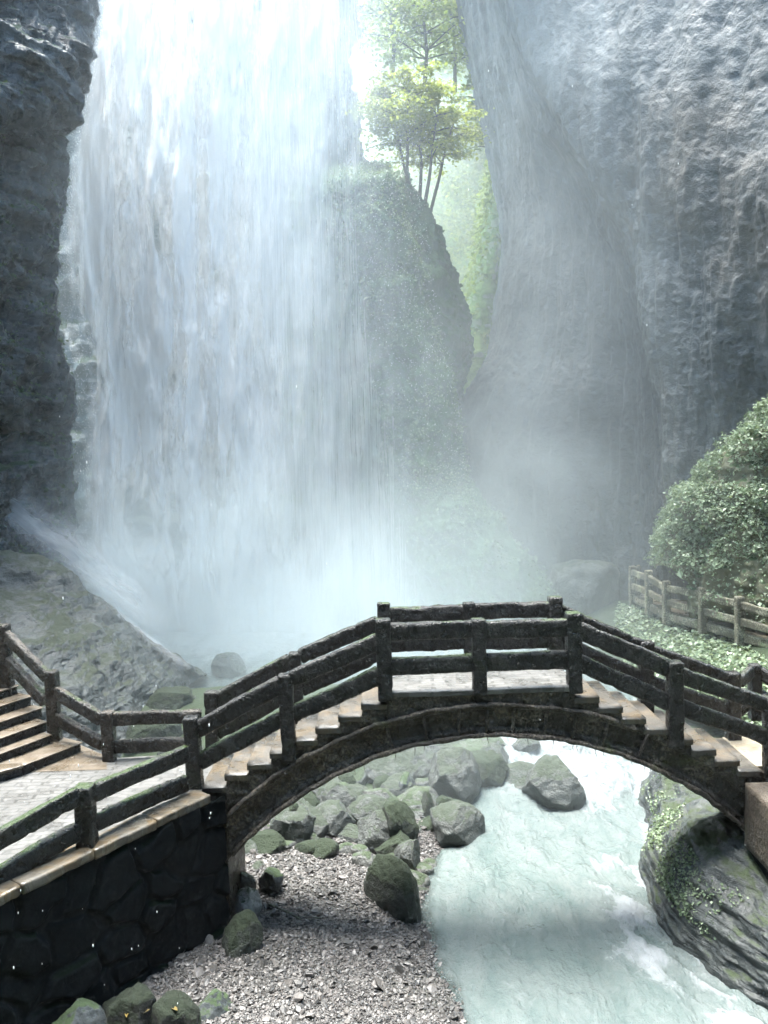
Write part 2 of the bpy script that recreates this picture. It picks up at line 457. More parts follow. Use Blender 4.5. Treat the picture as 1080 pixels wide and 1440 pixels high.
# pebbles
t = NT('river_pebbles'); g = t.n('ShaderNodeNewGeometry')
c = t.ramp(g.outputs['Random Per Island'], [(0, (.026, .026, .026)), (.3, (.058, .056, .053)), (.55, (.088, .083, .078)), (.8, (.125, .115, .107)), (.95, (.19, .178, .168)), (1, (.05, .045, .042))])
c = t.mix(t.rng(t.noise(g.outputs['Position'], 22, 4, .6), .4, .7, 0, .5), c, (.055, .052, .05))
M['pebble'] = t.surf(t.bsdf(c, .45, t.bump(t.noise(g.outputs['Position'], 60, 3), .3, .004), .5))
t = NT('beach_gravel'); v = t.pos()
vc = t.n('ShaderNodeTexVoronoi'); t.l(v, vc.inputs['Vector']); vc.inputs['Scale'].default_value = 26
sx = t.n('ShaderNodeSeparateXYZ'); t.l(vc.outputs['Color'], sx.inputs[0])
c = t.ramp(sx.outputs[0], [(0, (.025, .025, .026)), (.5, (.08, .073, .07)), (1, (.15, .135, .13))])
c = t.mix(t.rng(t.noise(v, .8, 5, .6), .45, .7, 0, .5), c, (.07, .08, .06))
M['gravel'] = t.surf(t.bsdf(c, .5, t.bump(t.math('MULTIPLY', vc.outputs['Distance'], -1.0), .9, .03), .5))

# river
t = NT('milky_river_water'); v = t.pos()
fl = t.mapping(v, (1.0, .34, 1.0))
n1 = t.noise(fl, 1.6, 7, .62, .9); n2 = t.noise(t.mapping(v, (1, .7, 1)), 9, 6, .62, .4); n3 = t.noise(fl, .42, 4, .55, .8)
n5 = t.noise(t.mapping(v, (1.0, .55, 1.0)), 2.0, 7, .62, .35)
n6 = t.noise(v, 30, 3, .6)
c = t.mix(t.rng(t.math('ADD', t.math('MULTIPLY', n3, .45), t.math('MULTIPLY', n5, .55)), .30, .68), (.092, .124, .119), (.162, .183, .178))
foam = t.math('ADD', t.attr('foam'), t.rng(n1, .2, .8, -.55, .55, smooth=False))
foam = t.math('ADD', foam, t.rng(n2, .2, .8, -.25, .25, smooth=False))
fk = t.rng(foam, .34, 1.0)
c = t.mix(t.rng(n2, .35, .62, .16, 0), c, (.07, .115, .108))
c = t.mix(fk, c, (.27, .29, .30))
rr = t.rng(fk, 0, 1, .16, .7)
h = t.math('ADD', t.math('ADD', n1, t.math('MULTIPLY', n5, .6)), t.math('ADD', t.math('MULTIPLY', n2, .4), t.math('MULTIPLY', n6, .10)))
b = t.n('ShaderNodeBsdfPrincipled'); t.setin(b.inputs['Base Color'], c); t.setin(b.inputs['Roughness'], rr)
t.l(t.bump(h, 1.0, .16), b.inputs['Normal']); b.inputs['IOR'].default_value = 1.33
tp_ = t.n('ShaderNodeBsdfTransparent'); tp_.inputs[0].default_value = (.80, .90, .88, 1); ms_ = t.n('ShaderNodeMixShader')
t.l(t.rng(t.math('ADD', t.attr('depth'), t.math('MULTIPLY', t.math('SUBTRACT', n5, .5), .22)), .0, .20, .12, 1.0), ms_.inputs[0]); t.l(tp_.outputs[0], ms_.inputs[1]); t.l(b.outputs[0], ms_.inputs[2])
M['river'] = t.surf(ms_.outputs[0])

# falling water
def fall_mat(name, su, sv, seed, lo, hi, amax, fine=.35, bias=1.5):
    t = NT(name)
    uv = t.n('ShaderNodeAttribute'); uv.attribute_name = 'flow'
    v = t.mapping(uv.outputs['Vector'], (su, sv, 1), (seed * 3.1, seed * 1.7, seed))
    n1 = t.math('ADD', t.math('MULTIPLY', t.noise(v, 1.0, 9, .62, .9), .62), t.math('MULTIPLY', t.noise(t.mapping(uv.outputs['Vector'], (su * .8, su * .42, 1), (seed, seed, 0)), 1.0, 6, .6, .8), .38))
    n2 = t.noise(t.mapping(uv.outputs['Vector'], (su * 6, sv * 1.6, 1), (seed, 0, seed)), 1.0, 6, .7, .2)
    d = t.attr('dens')
    f = t.math('ADD', t.math('MULTIPLY', n1, 1 - fine), t.math('MULTIPLY', n2, fine))
    f = t.math('ADD', f, t.math('MULTIPLY', t.math('SUBTRACT', d, .5), bias))
    a = t.math('MULTIPLY', t.rng(f, lo, hi), amax)
    a = t.math('MULTIPLY', a, t.attr('fade'))
    df = t.n('ShaderNodeBsdfDiffuse'); df.inputs['Color'].default_value = (.79, .80, .815, 1)
    tr = t.n('ShaderNodeBsdfTranslucent'); tr.inputs['Color'].default_value = (.84, .86, .87, 1)
    gn_ = t.n('ShaderNodeNewGeometry'); up_ = t.n('ShaderNodeVectorMath', operation='ADD'); t.l(t.bump(t.math('ADD', n1, n2), .8, .35), up_.inputs[0]); up_.inputs[1].default_value = (0, -.2, 1.1)
    nn_ = t.n('ShaderNodeVectorMath', operation='NORMALIZE'); t.l(up_.outputs[0], nn_.inputs[0]); t.l(nn_.outputs[0], df.inputs['Normal'])
    m1 = t.n('ShaderNodeMixShader'); m1.inputs[0].default_value = .25; t.l(df.outputs[0], m1.inputs[1]); t.l(tr.outputs[0], m1.inputs[2])
    tp = t.n('ShaderNodeBsdfTransparent')
    m2 = t.n('ShaderNodeMixShader'); t.l(a, m2.inputs[0]); t.l(tp.outputs[0], m2.inputs[1]); t.l(m1.outputs[0], m2.inputs[2])
    return t.surf(m2.outputs[0])
M['fall_back'] = fall_mat('falling_water_body', .75, .32, 1, .34, .68, .82, fine=.2, bias=1.25)
M['fall_mid'] = fall_mat('falling_water_sheet', 1.1, .48, 5, .42, .70, .70, fine=.22, bias=1.25)
M['fall_front'] = fall_mat('falling_water_streaks', 1.6, .26, 9, .45, .72, .66, .45, bias=1.25)
M['fall_veil'] = fall_mat('falling_water_veil', 3.2, .12, 13, .26, .92, .62, .5, bias=.62)
M['fall_soft'] = fall_mat('sliding_water', 1.7, .40, 17, .36, .95, .42, .4, bias=.8)
t = NT('water_droplets')
df = t.n('ShaderNodeBsdfDiffuse'); df.inputs['Color'].default_value = (.95, .96, .97, 1)
tr = t.n('ShaderNodeBsdfTranslucent'); tr.inputs['Color'].default_value = (.95, .96, .97, 1)
m1 = t.n('ShaderNodeMixShader'); t.l(df.outputs[0], m1.inputs[1]); t.l(tr.outputs[0], m1.inputs[2])
M['drops'] = t.surf(m1.outputs[0])

M['ivy'] = leaf_mat('ivy_leaves', (.085, .13, .075), (.29, .36, .24), .35, .3)
M['fern_lit'] = leaf_mat('cliff_fern_leaves', (.04, .08, .045), (.14, .205, .12), .35)  # brighter fern copy; the lit look of the cliff is in the colour
M['shrub'] = leaf_mat('shade_shrub_leaves', (.02, .045, .025), (.07, .11, .06), .3)  # darker leaf copy; the buttress's shade is kept in the colour
M['gorge_leaf'] = leaf_mat('sunlit_leaves', (.08, .13, .03), (.27, .32, .08), .55)  # leaf colour raised to carry the glare of the sunlit gorge
M['tree_leaf'] = leaf_mat('young_tree_leaves', (.13, .18, .03), (.32, .36, .06), .65)
M['bark'] = rock_mat('tree_bark', (.02, .022, .018), (.07, .065, .05), (.03, .05, .02), .2, 4, (.7, .9), .4, .02)
M['dry_leaf'] = leaf_mat('fallen_leaf', (.13, .095, .025), (.20, .15, .05), .2)
M['driftwood'] = rock_mat('driftwood', (.02, .018, .016), (.09, .08, .07), (.03, .05, .02), .15, 5, (.4, .7), .5, .02)

# ------------------------------------------------------------------ cliffs (terrain)
CLIFFS = {}
def cliff(name, rows, mat, nu=220, nv=220, amp=.8, fine=.22, seed=0, freq=.28, strata=0.0, vert=0.0, ledge=0.0, zs=.75, toward=CAM, kind='structure'):
    ctrl = np.array([[P(x, py, Y) for (x, Y) in cols] for (py, cols) in rows])
    g = loft(ctrl, nu, nv); n = gnormals(g, toward)
    q = g * np.array([1, 1, zs])
    d = amp * fbm(q * freq, 5, seed) + amp * .45 * ridged(q * freq * 2.6 + 31, 4, seed + 11)
    d = d + fine * fbm(g * 1.9 + 5, 5, seed + 21, gain=.6) + fine * .5 * ridged(g * 4.3, 3, seed + 25)
    if strata:
        zz = g[..., 2] * 1.15 + fbm(g * .30, 3, seed + 31) * 2.6 + fbm(g * np.array([.5, .5, 2.2]), 2, seed + 33) * .9 + g[..., 0] * .2
        saw = zz - np.floor(zz)
        d = d + strata * (sstep(0, .75, saw) - sstep(.82, 1, saw)) * (.5 + .5 * fbm(g * .8, 3, seed + 41))
    if ledge:
        d = d + ledge * (fbm(g * np.array([.45, .45, 2.1]) + 3, 4, seed + 61, gain=.55) + .5 * ridged(g * np.array([.5, .5, 1.6]), 3, seed + 63)) * (1 - .7 * sstep(.72, .85, np.linspace(0, 1, nv)))[None]
    if vert:
        d = d + vert * fbm(g * np.array([1.1, 1.1, .13]), 5, seed + 51, gain=.6)
    g = g + n * d[..., None]
    CLIFFS[name] = g
    o = obj(name, mesh_np(name, g.reshape(-1, 3), quads=grid_quads(nu, nv)), M[mat])
    if name == 'right_cliff':      # inner face: its blue shade is painted in, along with wet rock
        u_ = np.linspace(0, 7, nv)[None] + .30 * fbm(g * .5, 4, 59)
        wet = 1 - sstep(3.6, 4.0, u_)  # mask of the painted shade, reaching up to the ridge
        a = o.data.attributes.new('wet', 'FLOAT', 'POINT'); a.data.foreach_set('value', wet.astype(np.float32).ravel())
    return tag(o, kind=kind)

cliff('left_cliff', [
    (-110,  [(-330,15),(-150,18),(-40,19.6),(29,20.8),(89,22),(126,23.2),(89,28)]),
    (0,  [(-330,15),(-150,18),(-40,19.6),(24,20.6),(84,21.6),(122,23.0),(84,28)]),
    (90,  [(-330,14.8),(-150,17.7),(-40,19.2),(19,20.0),(74,21.0),(108,22.6),(74,28)]),
    (150,  [(-330,14.8),(-150,17.6),(-40,19.0),(9,19.7),(59,20.7),(92,22.6),(69,28)]),
    (180,  [(-330,15.2),(-150,18.6),(-40,20.2),(0,21.0),(48,21.8),(76,23.4),(58,28)]),
    (240,  [(-330,14.8),(-150,17.9),(-40,19.4),(-7,20.3),(36,21.4),(66,23.2),(53,28)]),
    (330,  [(-330,14.6),(-150,17.6),(-40,19.1),(-7,20.0),(38,21.4),(62,23.2),(50,28)]),
    (450,  [(-330,14.6),(-150,17.6),(-40,19.2),(-7,20.2),(40,21.6),(70,23.4),(58,28)]),
    (560,  [(-330,14.6),(-150,17.7),(-40,19.2),(-7,20.2),(43,21.7),(76,23.5),(66,28)]),
    (610,  [(-330,15.0),(-150,18.6),(-40,20.4),(-7,21.4),(43,22.6),(80,24.2),(73,28)]),
    (680,  [(-330,14.6),(-150,17.8),(-40,19.4),(-4,20.5),(53,22.0),(86,23.8),(78,28)]),
    (800,  [(-330,14.4),(-150,17.4),(-40,19.0),(-2,20.2),(63,21.8),(98,23.4),(88,28)]),
    (1000, [(-330,14.0),(-150,17),(-40,18.6),(20,20),(90,21.6),(125,23.4),(118,28)])],
    'left_cliff', 330, 220, amp=.75, fine=.10, seed=3, freq=.33, ledge=.42)
cliff('back_cliff', [
    (-95,  [(20,36),(160,36),(320,36),(420,35.5),(478,38)]),
    (200,  [(20,34),(160,34),(320,34),(450,33.5),(505,36)]),
    (600,  [(20,31.5),(160,31.5),(320,31.3),(480,31),(600,31.5)]),
    (960,  [(20,29.5),(160,29.5),(320,29.3),(480,29),(600,29.5)])],
    'falls_cliff', 200, 140, amp=.9, fine=.35, seed=8, strata=.4)
cliff('green_cliff', [
    (236, [(400,38),(460,37),(500,36),(530,36.5),(545,40)]),
    (260, [(400,33),(470,30.4),(515,29.5),(542,30),(545,36.5)]),
    (286, [(400,31.5),(470,29.6),(520,28.9),(548,29.6),(545,36)]),
    (330, [(400,31),(480,29.1),(535,28.3),(562,29.2),(550,36)]),
    (420, [(400,30.8),(490,28.6),(555,27.8),(588,28.8),(570,36)]),
    (510, [(400,30.6),(500,28.2),(575,27.3),(612,28.4),(590,36)]),
    (600, [(400,30.2),(510,27.8),(590,26.9),(630,28),(610,36)]),
    (680, [(400,30),(520,27.4),(600,26.4),(648,27.6),(630,36)]),
    (760, [(400,29.6),(530,27.0),(630,25.8),(700,27.2),(690,36)]),
    (860, [(400,29),(540,26.6),(670,25.2),(780,26.6),(770,36)]),
    (990, [(400,28.4),(550,26.2),(700,24.8),(830,26),(830,36)])],
    'green_cliff', 260, 200, amp=.5, fine=.3, seed=14, freq=.4, vert=.15)
cliff('dark_buttress', [
    (248, [(470,40),(525,39.5),(555,39.5),(566,40.5),(560,44)]),
    (260, [(470,34),(530,33.2),(560,33.2),(572,34.8),(560,42)]),
    (282, [(470,33.2),(540,32.2),(575,32.4),(590,34.2),(570,42)]),
    (310, [(470,33),(550,31.8),(595,32),(611,34),(590,42)]),
    (380, [(470,33),(565,31.6),(618,31.8),(634,34),(612,42)]),
    (450, [(470,33),(575,31.5),(634,31.7),(652,34),(630,42)]),
    (510, [(470,33),(580,31.4),(638,31.6),(657,34),(636,42)]),
    (560, [(470,33),(575,31.2),(628,31.4),(645,34),(625,42)]),
    (620, [(470,32.6),(570,31),(622,31.2),(636,34),(615,42)]),
    (740, [(470,32),(580,30.6),(640,31),(660,34),(645,42)]),
    (900, [(470,31),(600,30.2),(700,30.4),(740,33),(730,42)])],
    'green_cliff', 200, 140, amp=.35, fine=.28, seed=19, freq=.5)
RC = [  # py, (behind, inner edge, inner mid, recess, ridge, outer face, frame edge, beyond)
    (-210, [(630,62),(630,42),(625,34),(545,28.6),(556,26.6),(880,26.4),(1100,22.6),(1350,17.5)]),  # unseen brow, added jutting left to shade the face below
    (-110, [(640,62),(634,42),(665,34),(672,29.6),(694,27.2),(872,25.4),(1095,21.6),(1350,16.8)]),
    (0,    [(650,62),(645,42),(690,34.5),(708,30.2),(732,27.3),(868,25.0),(1090,21.2),(1350,16.4)]),
    (100,  [(672,62),(665,41.5),(712,34),(738,29.8),(762,26.6),(880,24.4),(1090,20.9),(1350,16)]),
    (190,  [(690,62),(684,41),(735,33.5),(780,29),(806,25.8),(905,23.8),(1090,20.6),(1350,15.7)]),
    (280,  [(708,62),(703,40),(760,32.8),(824,28.4),(853,25.2),(940,23.2),(1090,20.4),(1350,15.5)]),
    (350,  [(716,62),(712,39),(775,32),(858,28),(888,24.7),(965,22.9),(1090,20.5),(1350,15.3)]),
    (430,  [(706,62),(703,38),(780,31.4),(878,27.4),(908,24.2),(985,22.5),(1090,20.6),(1350,15.3)]),
    (500,  [(690,62),(688,37),(775,31),(892,27),(922,24),(1000,22.3),(1090,20.9),(1350,15.6)]),
    (550,  [(662,62),(660,36.5),(765,30.6),(898,26.8),(930,23.9),(1005,22.4),(1090,21.2),(1350,15.8)]),
    (620,  [(645,62),(642,36),(755,30.4),(902,26.6),(934,23.8),(1008,22.6),(1090,21.4),(1350,16)]),
    (720,  [(652,62),(650,35.5),(760,30),(905,26.4),(936,23.7),(1010,22.7),(1090,21.4),(1350,16)]),
    (820,  [(680,62),(676,35),(775,29.6),(908,26),(938,23.6),(1012,22.7),(1090,21.4),(1350,16)]),
    (980,  [(720,62),(715,34.6),(800,29),(912,25.6),(940,23.5),(1015,22.7),(1090,21.4),(1350,16)])]
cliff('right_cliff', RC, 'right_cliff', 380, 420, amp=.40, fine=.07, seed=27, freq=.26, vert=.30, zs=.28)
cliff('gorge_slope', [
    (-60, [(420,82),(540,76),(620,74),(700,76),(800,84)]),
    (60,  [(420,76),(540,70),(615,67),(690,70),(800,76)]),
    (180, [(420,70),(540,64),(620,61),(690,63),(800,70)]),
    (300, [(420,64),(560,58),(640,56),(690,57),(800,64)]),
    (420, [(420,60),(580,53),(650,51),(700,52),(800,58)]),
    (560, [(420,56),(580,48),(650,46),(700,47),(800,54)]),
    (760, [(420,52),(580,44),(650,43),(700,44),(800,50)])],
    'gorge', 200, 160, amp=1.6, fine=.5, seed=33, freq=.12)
cliff('gorge_buttress', [
    (215, [(700,60),(702,50),(712,48),(735,48)]),
    (240, [(694,60),(698,47),(714,45),(740,46)]),
    (300, [(686,60),(690,46),(708,44),(740,45)]),
    (370, [(674,60),(678,45),(704,43.4),(740,44)]),
    (440, [(664,60),(668,44),(700,42.6),(740,43)]),
    (500, [(658,60),(662,43),(690,41.8),(740,42)]),
    (560, [(648,60),(652,42),(680,41),(740,42)]),
    (700, [(640,60),(645,41),(680,40),(740,41)])],
    'gorge', 130, 90, amp=.5, fine=.3, seed=37, freq=.3)

ctrl = np.array([[(x, y + .26 * z, z) for (x, y) in ((-34, 8), (-27, -4), (-14, -12), (0, -14), (14, -12), (24, -3), (27, 9))] for z in (-2, 6, 14, 22, 30)], float)  # unseen overhanging cliff, added behind the camera to cut sky light
g = loft(ctrl, 60, 140); n = gnormals(g, (0, 6, 6)); g = g + n * (1.6 * fbm(g * .2, 5, 77) + .5 * ridged(g * .6, 4, 78))[..., None]
tag(obj('added_cliff_blocker', mesh_np('added_cliff_blocker', g.reshape(-1, 3), quads=grid_quads(60, 140)), M['left_cliff']), kind='structure')
# the wet slab left of the plunge pool and the ivy mound over the path
def mound(name, rows, mat, nu, nv, amp, fine, seed, label, cat, freq=.6):
    ctrl = np.array([[P(*c) for c in r] for r in rows])
    g = loft(ctrl, nu, nv); n = gnormals(g, CAM)
    d = amp * fbm(g * freq, 5, seed) + amp * .5 * ridged(g * freq * 2.4, 4, seed + 3) + fine * fbm(g * 3.1, 5, seed + 6, gain=.6) + fine * .6 * ridged(g * np.array([2.2, 2.2, 5]), 3, seed + 9)
    g = g + n * d[..., None]
    CLIFFS[name] = g
    o = obj(name, mesh_np(name, g.reshape(-1, 3), quads=grid_quads(nu, nv)), M[mat])
    return tag(o, label, cat)
mound('sloping_rock', [
    [(-150,900,23),(0,900,23),(70,900,23),(130,920,23),(185,930,23),(240,950,23),(288,960,23)],
    [(-150,760,19.6),(0,783,19.8),(70,794,20),(130,832,20.2),(185,882,20.4),(240,918,20.6),(288,950,20.8)],
    [(-150,800,18.4),(0,825,18.6),(65,838,18.8),(125,866,19.1),(178,902,19.5),(228,934,20),(276,956,20.6)],
    [(-150,870,17),(0,880,17.2),(60,892,17.4),(120,915,17.9),(172,938,18.4),(220,957,19.2),(262,966,20.3)],
    [(-150,960,15.7),(0,960,15.9),(60,972,16.1),(112,985,16.5),(160,992,17.2),(205,992,18.2),(246,985,19.6)],
    [(-150,1080,15),(0,1080,15.2),(60,1080,15.4),(112,1080,15.8),(160,1070,16.4),(205,1050,17.4),(246,1020,19)]],
    'slab', 180, 220, .20, .055, 41, 'broad grey wet slab of rock sloping down to the foot of the waterfall', 'rock')
mound('ivy_mound', [
    [(925,800,25),(935,740,25),(965,690,25),(1020,640,24),(1075,600,23.5),(1200,520,22.5),(1350,470,20)],
    [(948,790,22),(952,735,21.8),(984,682,21.4),(1038,622,20.8),(1085,580,20.2),(1200,505,19.2),(1350,460,17)],
    [(952,800,21.4),(968,755,21.2),(1002,708,20.6),(1050,660,20),(1100,620,19.4),(1210,560,18.2),(1350,520,16.2)],
    [(962,812,21),(985,780,20.8),(1018,752,20.2),(1064,716,19.5),(1115,690,18.8),(1215,650,17.6),(1350,640,15.6)],
    [(972,822,20.9),(992,806,20.6),(1026,798,20),(1074,790,19.2),(1125,785,18.4),(1220,790,17.2),(1350,800,15.2)],
    [(975,870,21),(995,872,20.6),(1030,876,19.9),(1078,884,19),(1130,890,18.2),(1225,910,17),(1350,940,15)]],
    'mound', 130, 150, .30, .10, 47, 'big earth mound covered in ivy above the railed walkway', 'mound')

# ------------------------------------------------------------------ river bed, water
LS = np.array([(3,1.3),(8,.76),(9.68,.50),(11.4,.24),(13.9,.60),(15.8,1.1),(17.5,1.8),(18.6,2.6),(20,3.2),(40,3.2)])
RS = np.array([(3,6.2),(8,5.2),(9.4,4.7),(9.9,4.35),(11.2,4.05),(12.3,4.15),(13.6,4.66),(16.4,5.5),(18,6.0),(22,6.4),(40,6.4)])
def zw(Y): return 1.0 * sstep(14.6, 18.8, Y) + .12 * sstep(20, 28, Y)
def zterrain(x, Y):
    xs = np.interp(Y, LS[:, 0], LS[:, 1]); xr = np.interp(Y, RS[:, 0], RS[:, 1]); w = zw(Y)
    dl = xs - x; dr = x - xr
    rise = .10 + .12 * sstep(13, 16, Y)
    hl = w + np.where(dl > 0, np.minimum(rise * dl, .42), .55 * dl)
    pool = sstep(19.2, 20.6, Y)
    hl = hl * (1 - pool) + (w - .7) * pool
    # the bank behind the terrace
    hr = w + np.where(dr > 0, np.minimum(.36 * dr, 1.9), .6 * dr)
    return np.where(dl > -.8, np.maximum(hl, w - 1.0), np.maximum(np.minimum(hr, 9), w - 1.0)) * 1.0
xs_ = np.linspace(-16, 16, 320); ys_ = np.linspace(3, 36, 330)
XX, YY = np.meshgrid(xs_, ys_, indexing='ij')
ZZ = zterrain(XX, YY)
pp = np.stack([XX, YY, XX * 0], -1)
ZZ = ZZ + .07 * fbm(pp * 1.1, 4, 61) + .03 * fbm(pp * 5, 4, 62) + .25 * sstep(6.6, 8, XX) * fbm(pp * .6, 4, 63)
tg = np.stack([XX, YY, ZZ], -1)
tag(obj('river_bed', mesh_np('river_bed', tg.reshape(-1, 3), quads=grid_quads(320, 330)), M['earth']), kind='structure')
# wide ground far below everything, reaching past the gorge
gv = [(-300, -200, -1.6), (300, -200, -1.6), (300, 400, -1.6), (-300, 400, -1.6)]
tag(obj('ground', mesh_np('ground', gv, quads=[(0, 1, 2, 3)], smooth=False), M['earth']), kind='structure')

# gravel beach sheet, just over the bed
bx = np.linspace(-3.4, 1.5, 170); by = np.linspace(6.5, 15.2, 240)
BX, BY = np.meshgrid(bx, by, indexing='ij')
xsb = np.interp(BY, LS[:, 0], LS[:, 1]) + .12 * fbm(np.stack([BY * 1.3, BX * 0, BX * 0], -1), 3, 66)
BZ = .02 + np.where(xsb - BX > 0, np.minimum(.10 * (xsb - BX), .42), .35 * (xsb - BX)) + .12 * sstep(13, 15, BY)
bp = np.stack([BX, BY, BX * 0], -1)
BZ = BZ + .05 * fbm(bp * 1.4, 4, 67) + .022 * fbm(bp * 6, 4, 68) + .03
bg = np.stack([BX, BY, BZ], -1)
tag(obj('beach', mesh_np('beach', bg.reshape(-1, 3), quads=grid_quads(170, 240)), M['gravel']), kind='structure')
def beach_z(x, Y):
    i = np.clip(np.interp(x, bx, np.arange(170)), 0, 168.99); j = np.clip(np.interp(Y, by, np.arange(240)), 0, 238.99)
    return BZ[np.round(i).astype(int), np.round(j).astype(int)]

npb = 56000
pv, pf = ico(1)
rr = np.random.default_rng(71)
px_ = rr.uniform(-3.2, 1.1, npb); py_ = 7.6 + (15.0 - 7.6) * rr.random(npb) ** 1.15
keep = px_ < np.interp(py_, LS[:, 0], LS[:, 1]) + .22 + .1 * rr.normal(size=npb)
keep &= (beach_z(px_, py_) > -.12)
px_, py_ = px_[keep], py_[keep]; npb = len(px_)
sz = np.exp(rr.normal(-4.12, .42, npb)); sz = np.clip(sz, .009, .08); big_ = rr.random(npb) < .0018; sz = np.where(big_, rr.uniform(.045, .09, npb), sz)
sc = sz[:, None] * rr.uniform(.6, 1.25, (npb, 3)) * np.array([1, 1, .62])
base = pv[None] * (1 + .22 * rr.normal(size=(npb, len(pv), 1)))
an = rr.uniform(0, 6.28, npb); ca, sa = np.cos(an)[:, None], np.sin(an)[:, None]
vx = base[..., 0] * sc[:, None, 0]; vy = base[..., 1] * sc[:, None, 1]; vz = base[..., 2] * sc[:, None, 2]
tlt = rr.normal(0, .35, npb)[:, None]
V = np.stack([vx * ca - vy * sa, vx * sa + vy * ca, vz + vx * tlt], -1) + np.stack([px_, py_, beach_z(px_, py_) + sc[:, 2] * .55], -1)[:, None]
tr_ = (pf[None] + (np.arange(npb) * len(pv))[:, None, None]).reshape(-1, 3)
tag(obj('pebbles', mesh_np('pebbles', V.reshape(-1, 3), tris=tr_, smooth=False), M['pebble']), 'loose grey and pink pebbles covering the beach under the bridge', 'pebbles', kind='stuff')

# river surface
wx = np.linspace(-9, 9, 420); wy = np.linspace(3, 33, 620)
WX, WY = np.meshgrid(wx, wy, indexing='ij')
wp = np.stack([WX, WY, WX * 0], -1)
slope = np.gradient(zw(wy), wy)[None, :]
rap = np.clip(slope / .30, 0, 1) * sstep(1.4, 3.2, WX)
WZ = zw(WY) + .065 * fbm(wp * np.array([1.6, .8, 1]), 4, 81) + .055 * fbm(wp * np.array([4.2, 2.2, 1]), 5, 82, gain=.6) + rap * (.22 * fbm(wp * 1.5, 5, 83) + .08 * ridged(wp * 4, 3, 84))
# waves shed along the right bank
xr_ = np.interp(WY, RS[:, 0], RS[:, 1]); dr_ = xr_ - WX
wav = np.exp(-((dr_ - .55) / .5) ** 2) * sstep(7, 9, WY) * (1 - sstep(12, 14.5, WY))
WZ = WZ + wav * .085 * ridged(np.stack([(WX + WY * .55) * 2.6, (WY - WX) * .7, WX * 0], -1), 3, 85)
foam = rap * .62 * sstep(-.5, .3, fbm(wp * .7, 3, 86) + .5)
foam = foam + .38 * np.exp(-((WX - 3.9) / 1.0) ** 2 - ((WY - 15.6) / 1.7) ** 2)
foam = foam + wav * (.16 + .95 * np.clip(ridged(np.stack([(WX + WY * .55) * 2.6, (WY - WX) * .7, WX * 0], -1), 3, 85), 0, 1))
foam = foam + .40 * np.exp(-(dr_ / .16) ** 2) * sstep(8, 9, WY)
foam = foam + .7 * sstep(21, 25, WY) + .42 * np.exp(-((WX - 1.05) / .35) ** 2 - ((WY - 13.6) / 1.6) ** 2)
foam = foam + .04 + .22 * np.exp(-((WX - 1.6) / 1.0) ** 2 - ((WY - 9.5) / 2.2) ** 2)
zb_ = zterrain(WX, WY) + .02
dep_ = WZ - zb_
me = mesh_np('river', np.stack([WX, WY, WZ], -1).reshape(-1, 3), quads=grid_quads(420, 620))
a_ = me.attributes.new('foam', 'FLOAT', 'POINT'); a_.data.foreach_set('value', np.clip(foam, 0, 1.2).astype(np.float32).ravel())
a_ = me.attributes.new('depth', 'FLOAT', 'POINT'); a_.data.foreach_set('value', np.where(WX < 2.2, np.clip(dep_, 0, 1), 1.0).astype(np.float32).ravel())
tag(obj('river', me, M['river']), kind='structure')

# right bank: layered rock shelf with a mossy rim
shore = np.array([(5.6,7.2),(4.95,8.6),(4.4,9.9),(4.08,11.2),(4.12,12.3),(4.6,13.5),(5.2,15.2),(5.7,16.8),(6.1,18.6)])
prof = [(.05,-.5),(0,-.05),(.10,.28),(.34,.60),(.95,.86),(1.9,1.05),(3.1,1.6),(4.6,2.0)]
profn = [(.05,-.5),(0,-.05),(.10,.34),(.24,.72),(.48,1.05),(1.0,1.28),(1.9,1.42),(3.4,1.6)]
kn = [1, 1, 1, .95, .7, .15, 0, 0, 0]
nrm2 = np.gradient(shore, axis=0); nrm2 = np.stack([nrm2[:, 1], -nrm2[:, 0]], -1); nrm2 /= np.linalg.norm(nrm2, axis=1, keepdims=True)
nrm2 = nrm2 * .35 + np.array([.65, -.05]); 
ctrl = np.array([[(*(s + n * (o_ * (1 - q) + on * q)), z * (1 - q) + zn * q) for s, n, q in zip(shore, nrm2, kn)] for (o_, z), (on, zn) in zip(prof, profn)])
g = loft(ctrl, 170, 260); n = gnormals(g, (3, 8, 9))
zz = g[..., 2] * 6.5 + fbm(g * .8, 3, 91) * 1.6 + g[..., 0] * .5; saw = zz - np.floor(zz)
d = .22 * fbm(g * .8, 4, 92) + .05 * fbm(g * 3, 5, 93, gain=.6) + .05 * (sstep(0, .7, saw) - sstep(.85, 1, saw)) * (.5 + .9 * fbm(g * 1.3, 3, 96)) + .10 * ridged(g * np.array([1.3, .9, 3]), 4, 94)
g = g + n * d[..., None]; CLIFFS['river_bank_rock'] = g
tag(obj('river_bank_rock', mesh_np('river_bank_rock', g.reshape(-1, 3), quads=grid_quads(170, 260)), M['bank_rock']),
    'dark layered rock shelf with a mossy rim along the right edge of the river', 'rock')

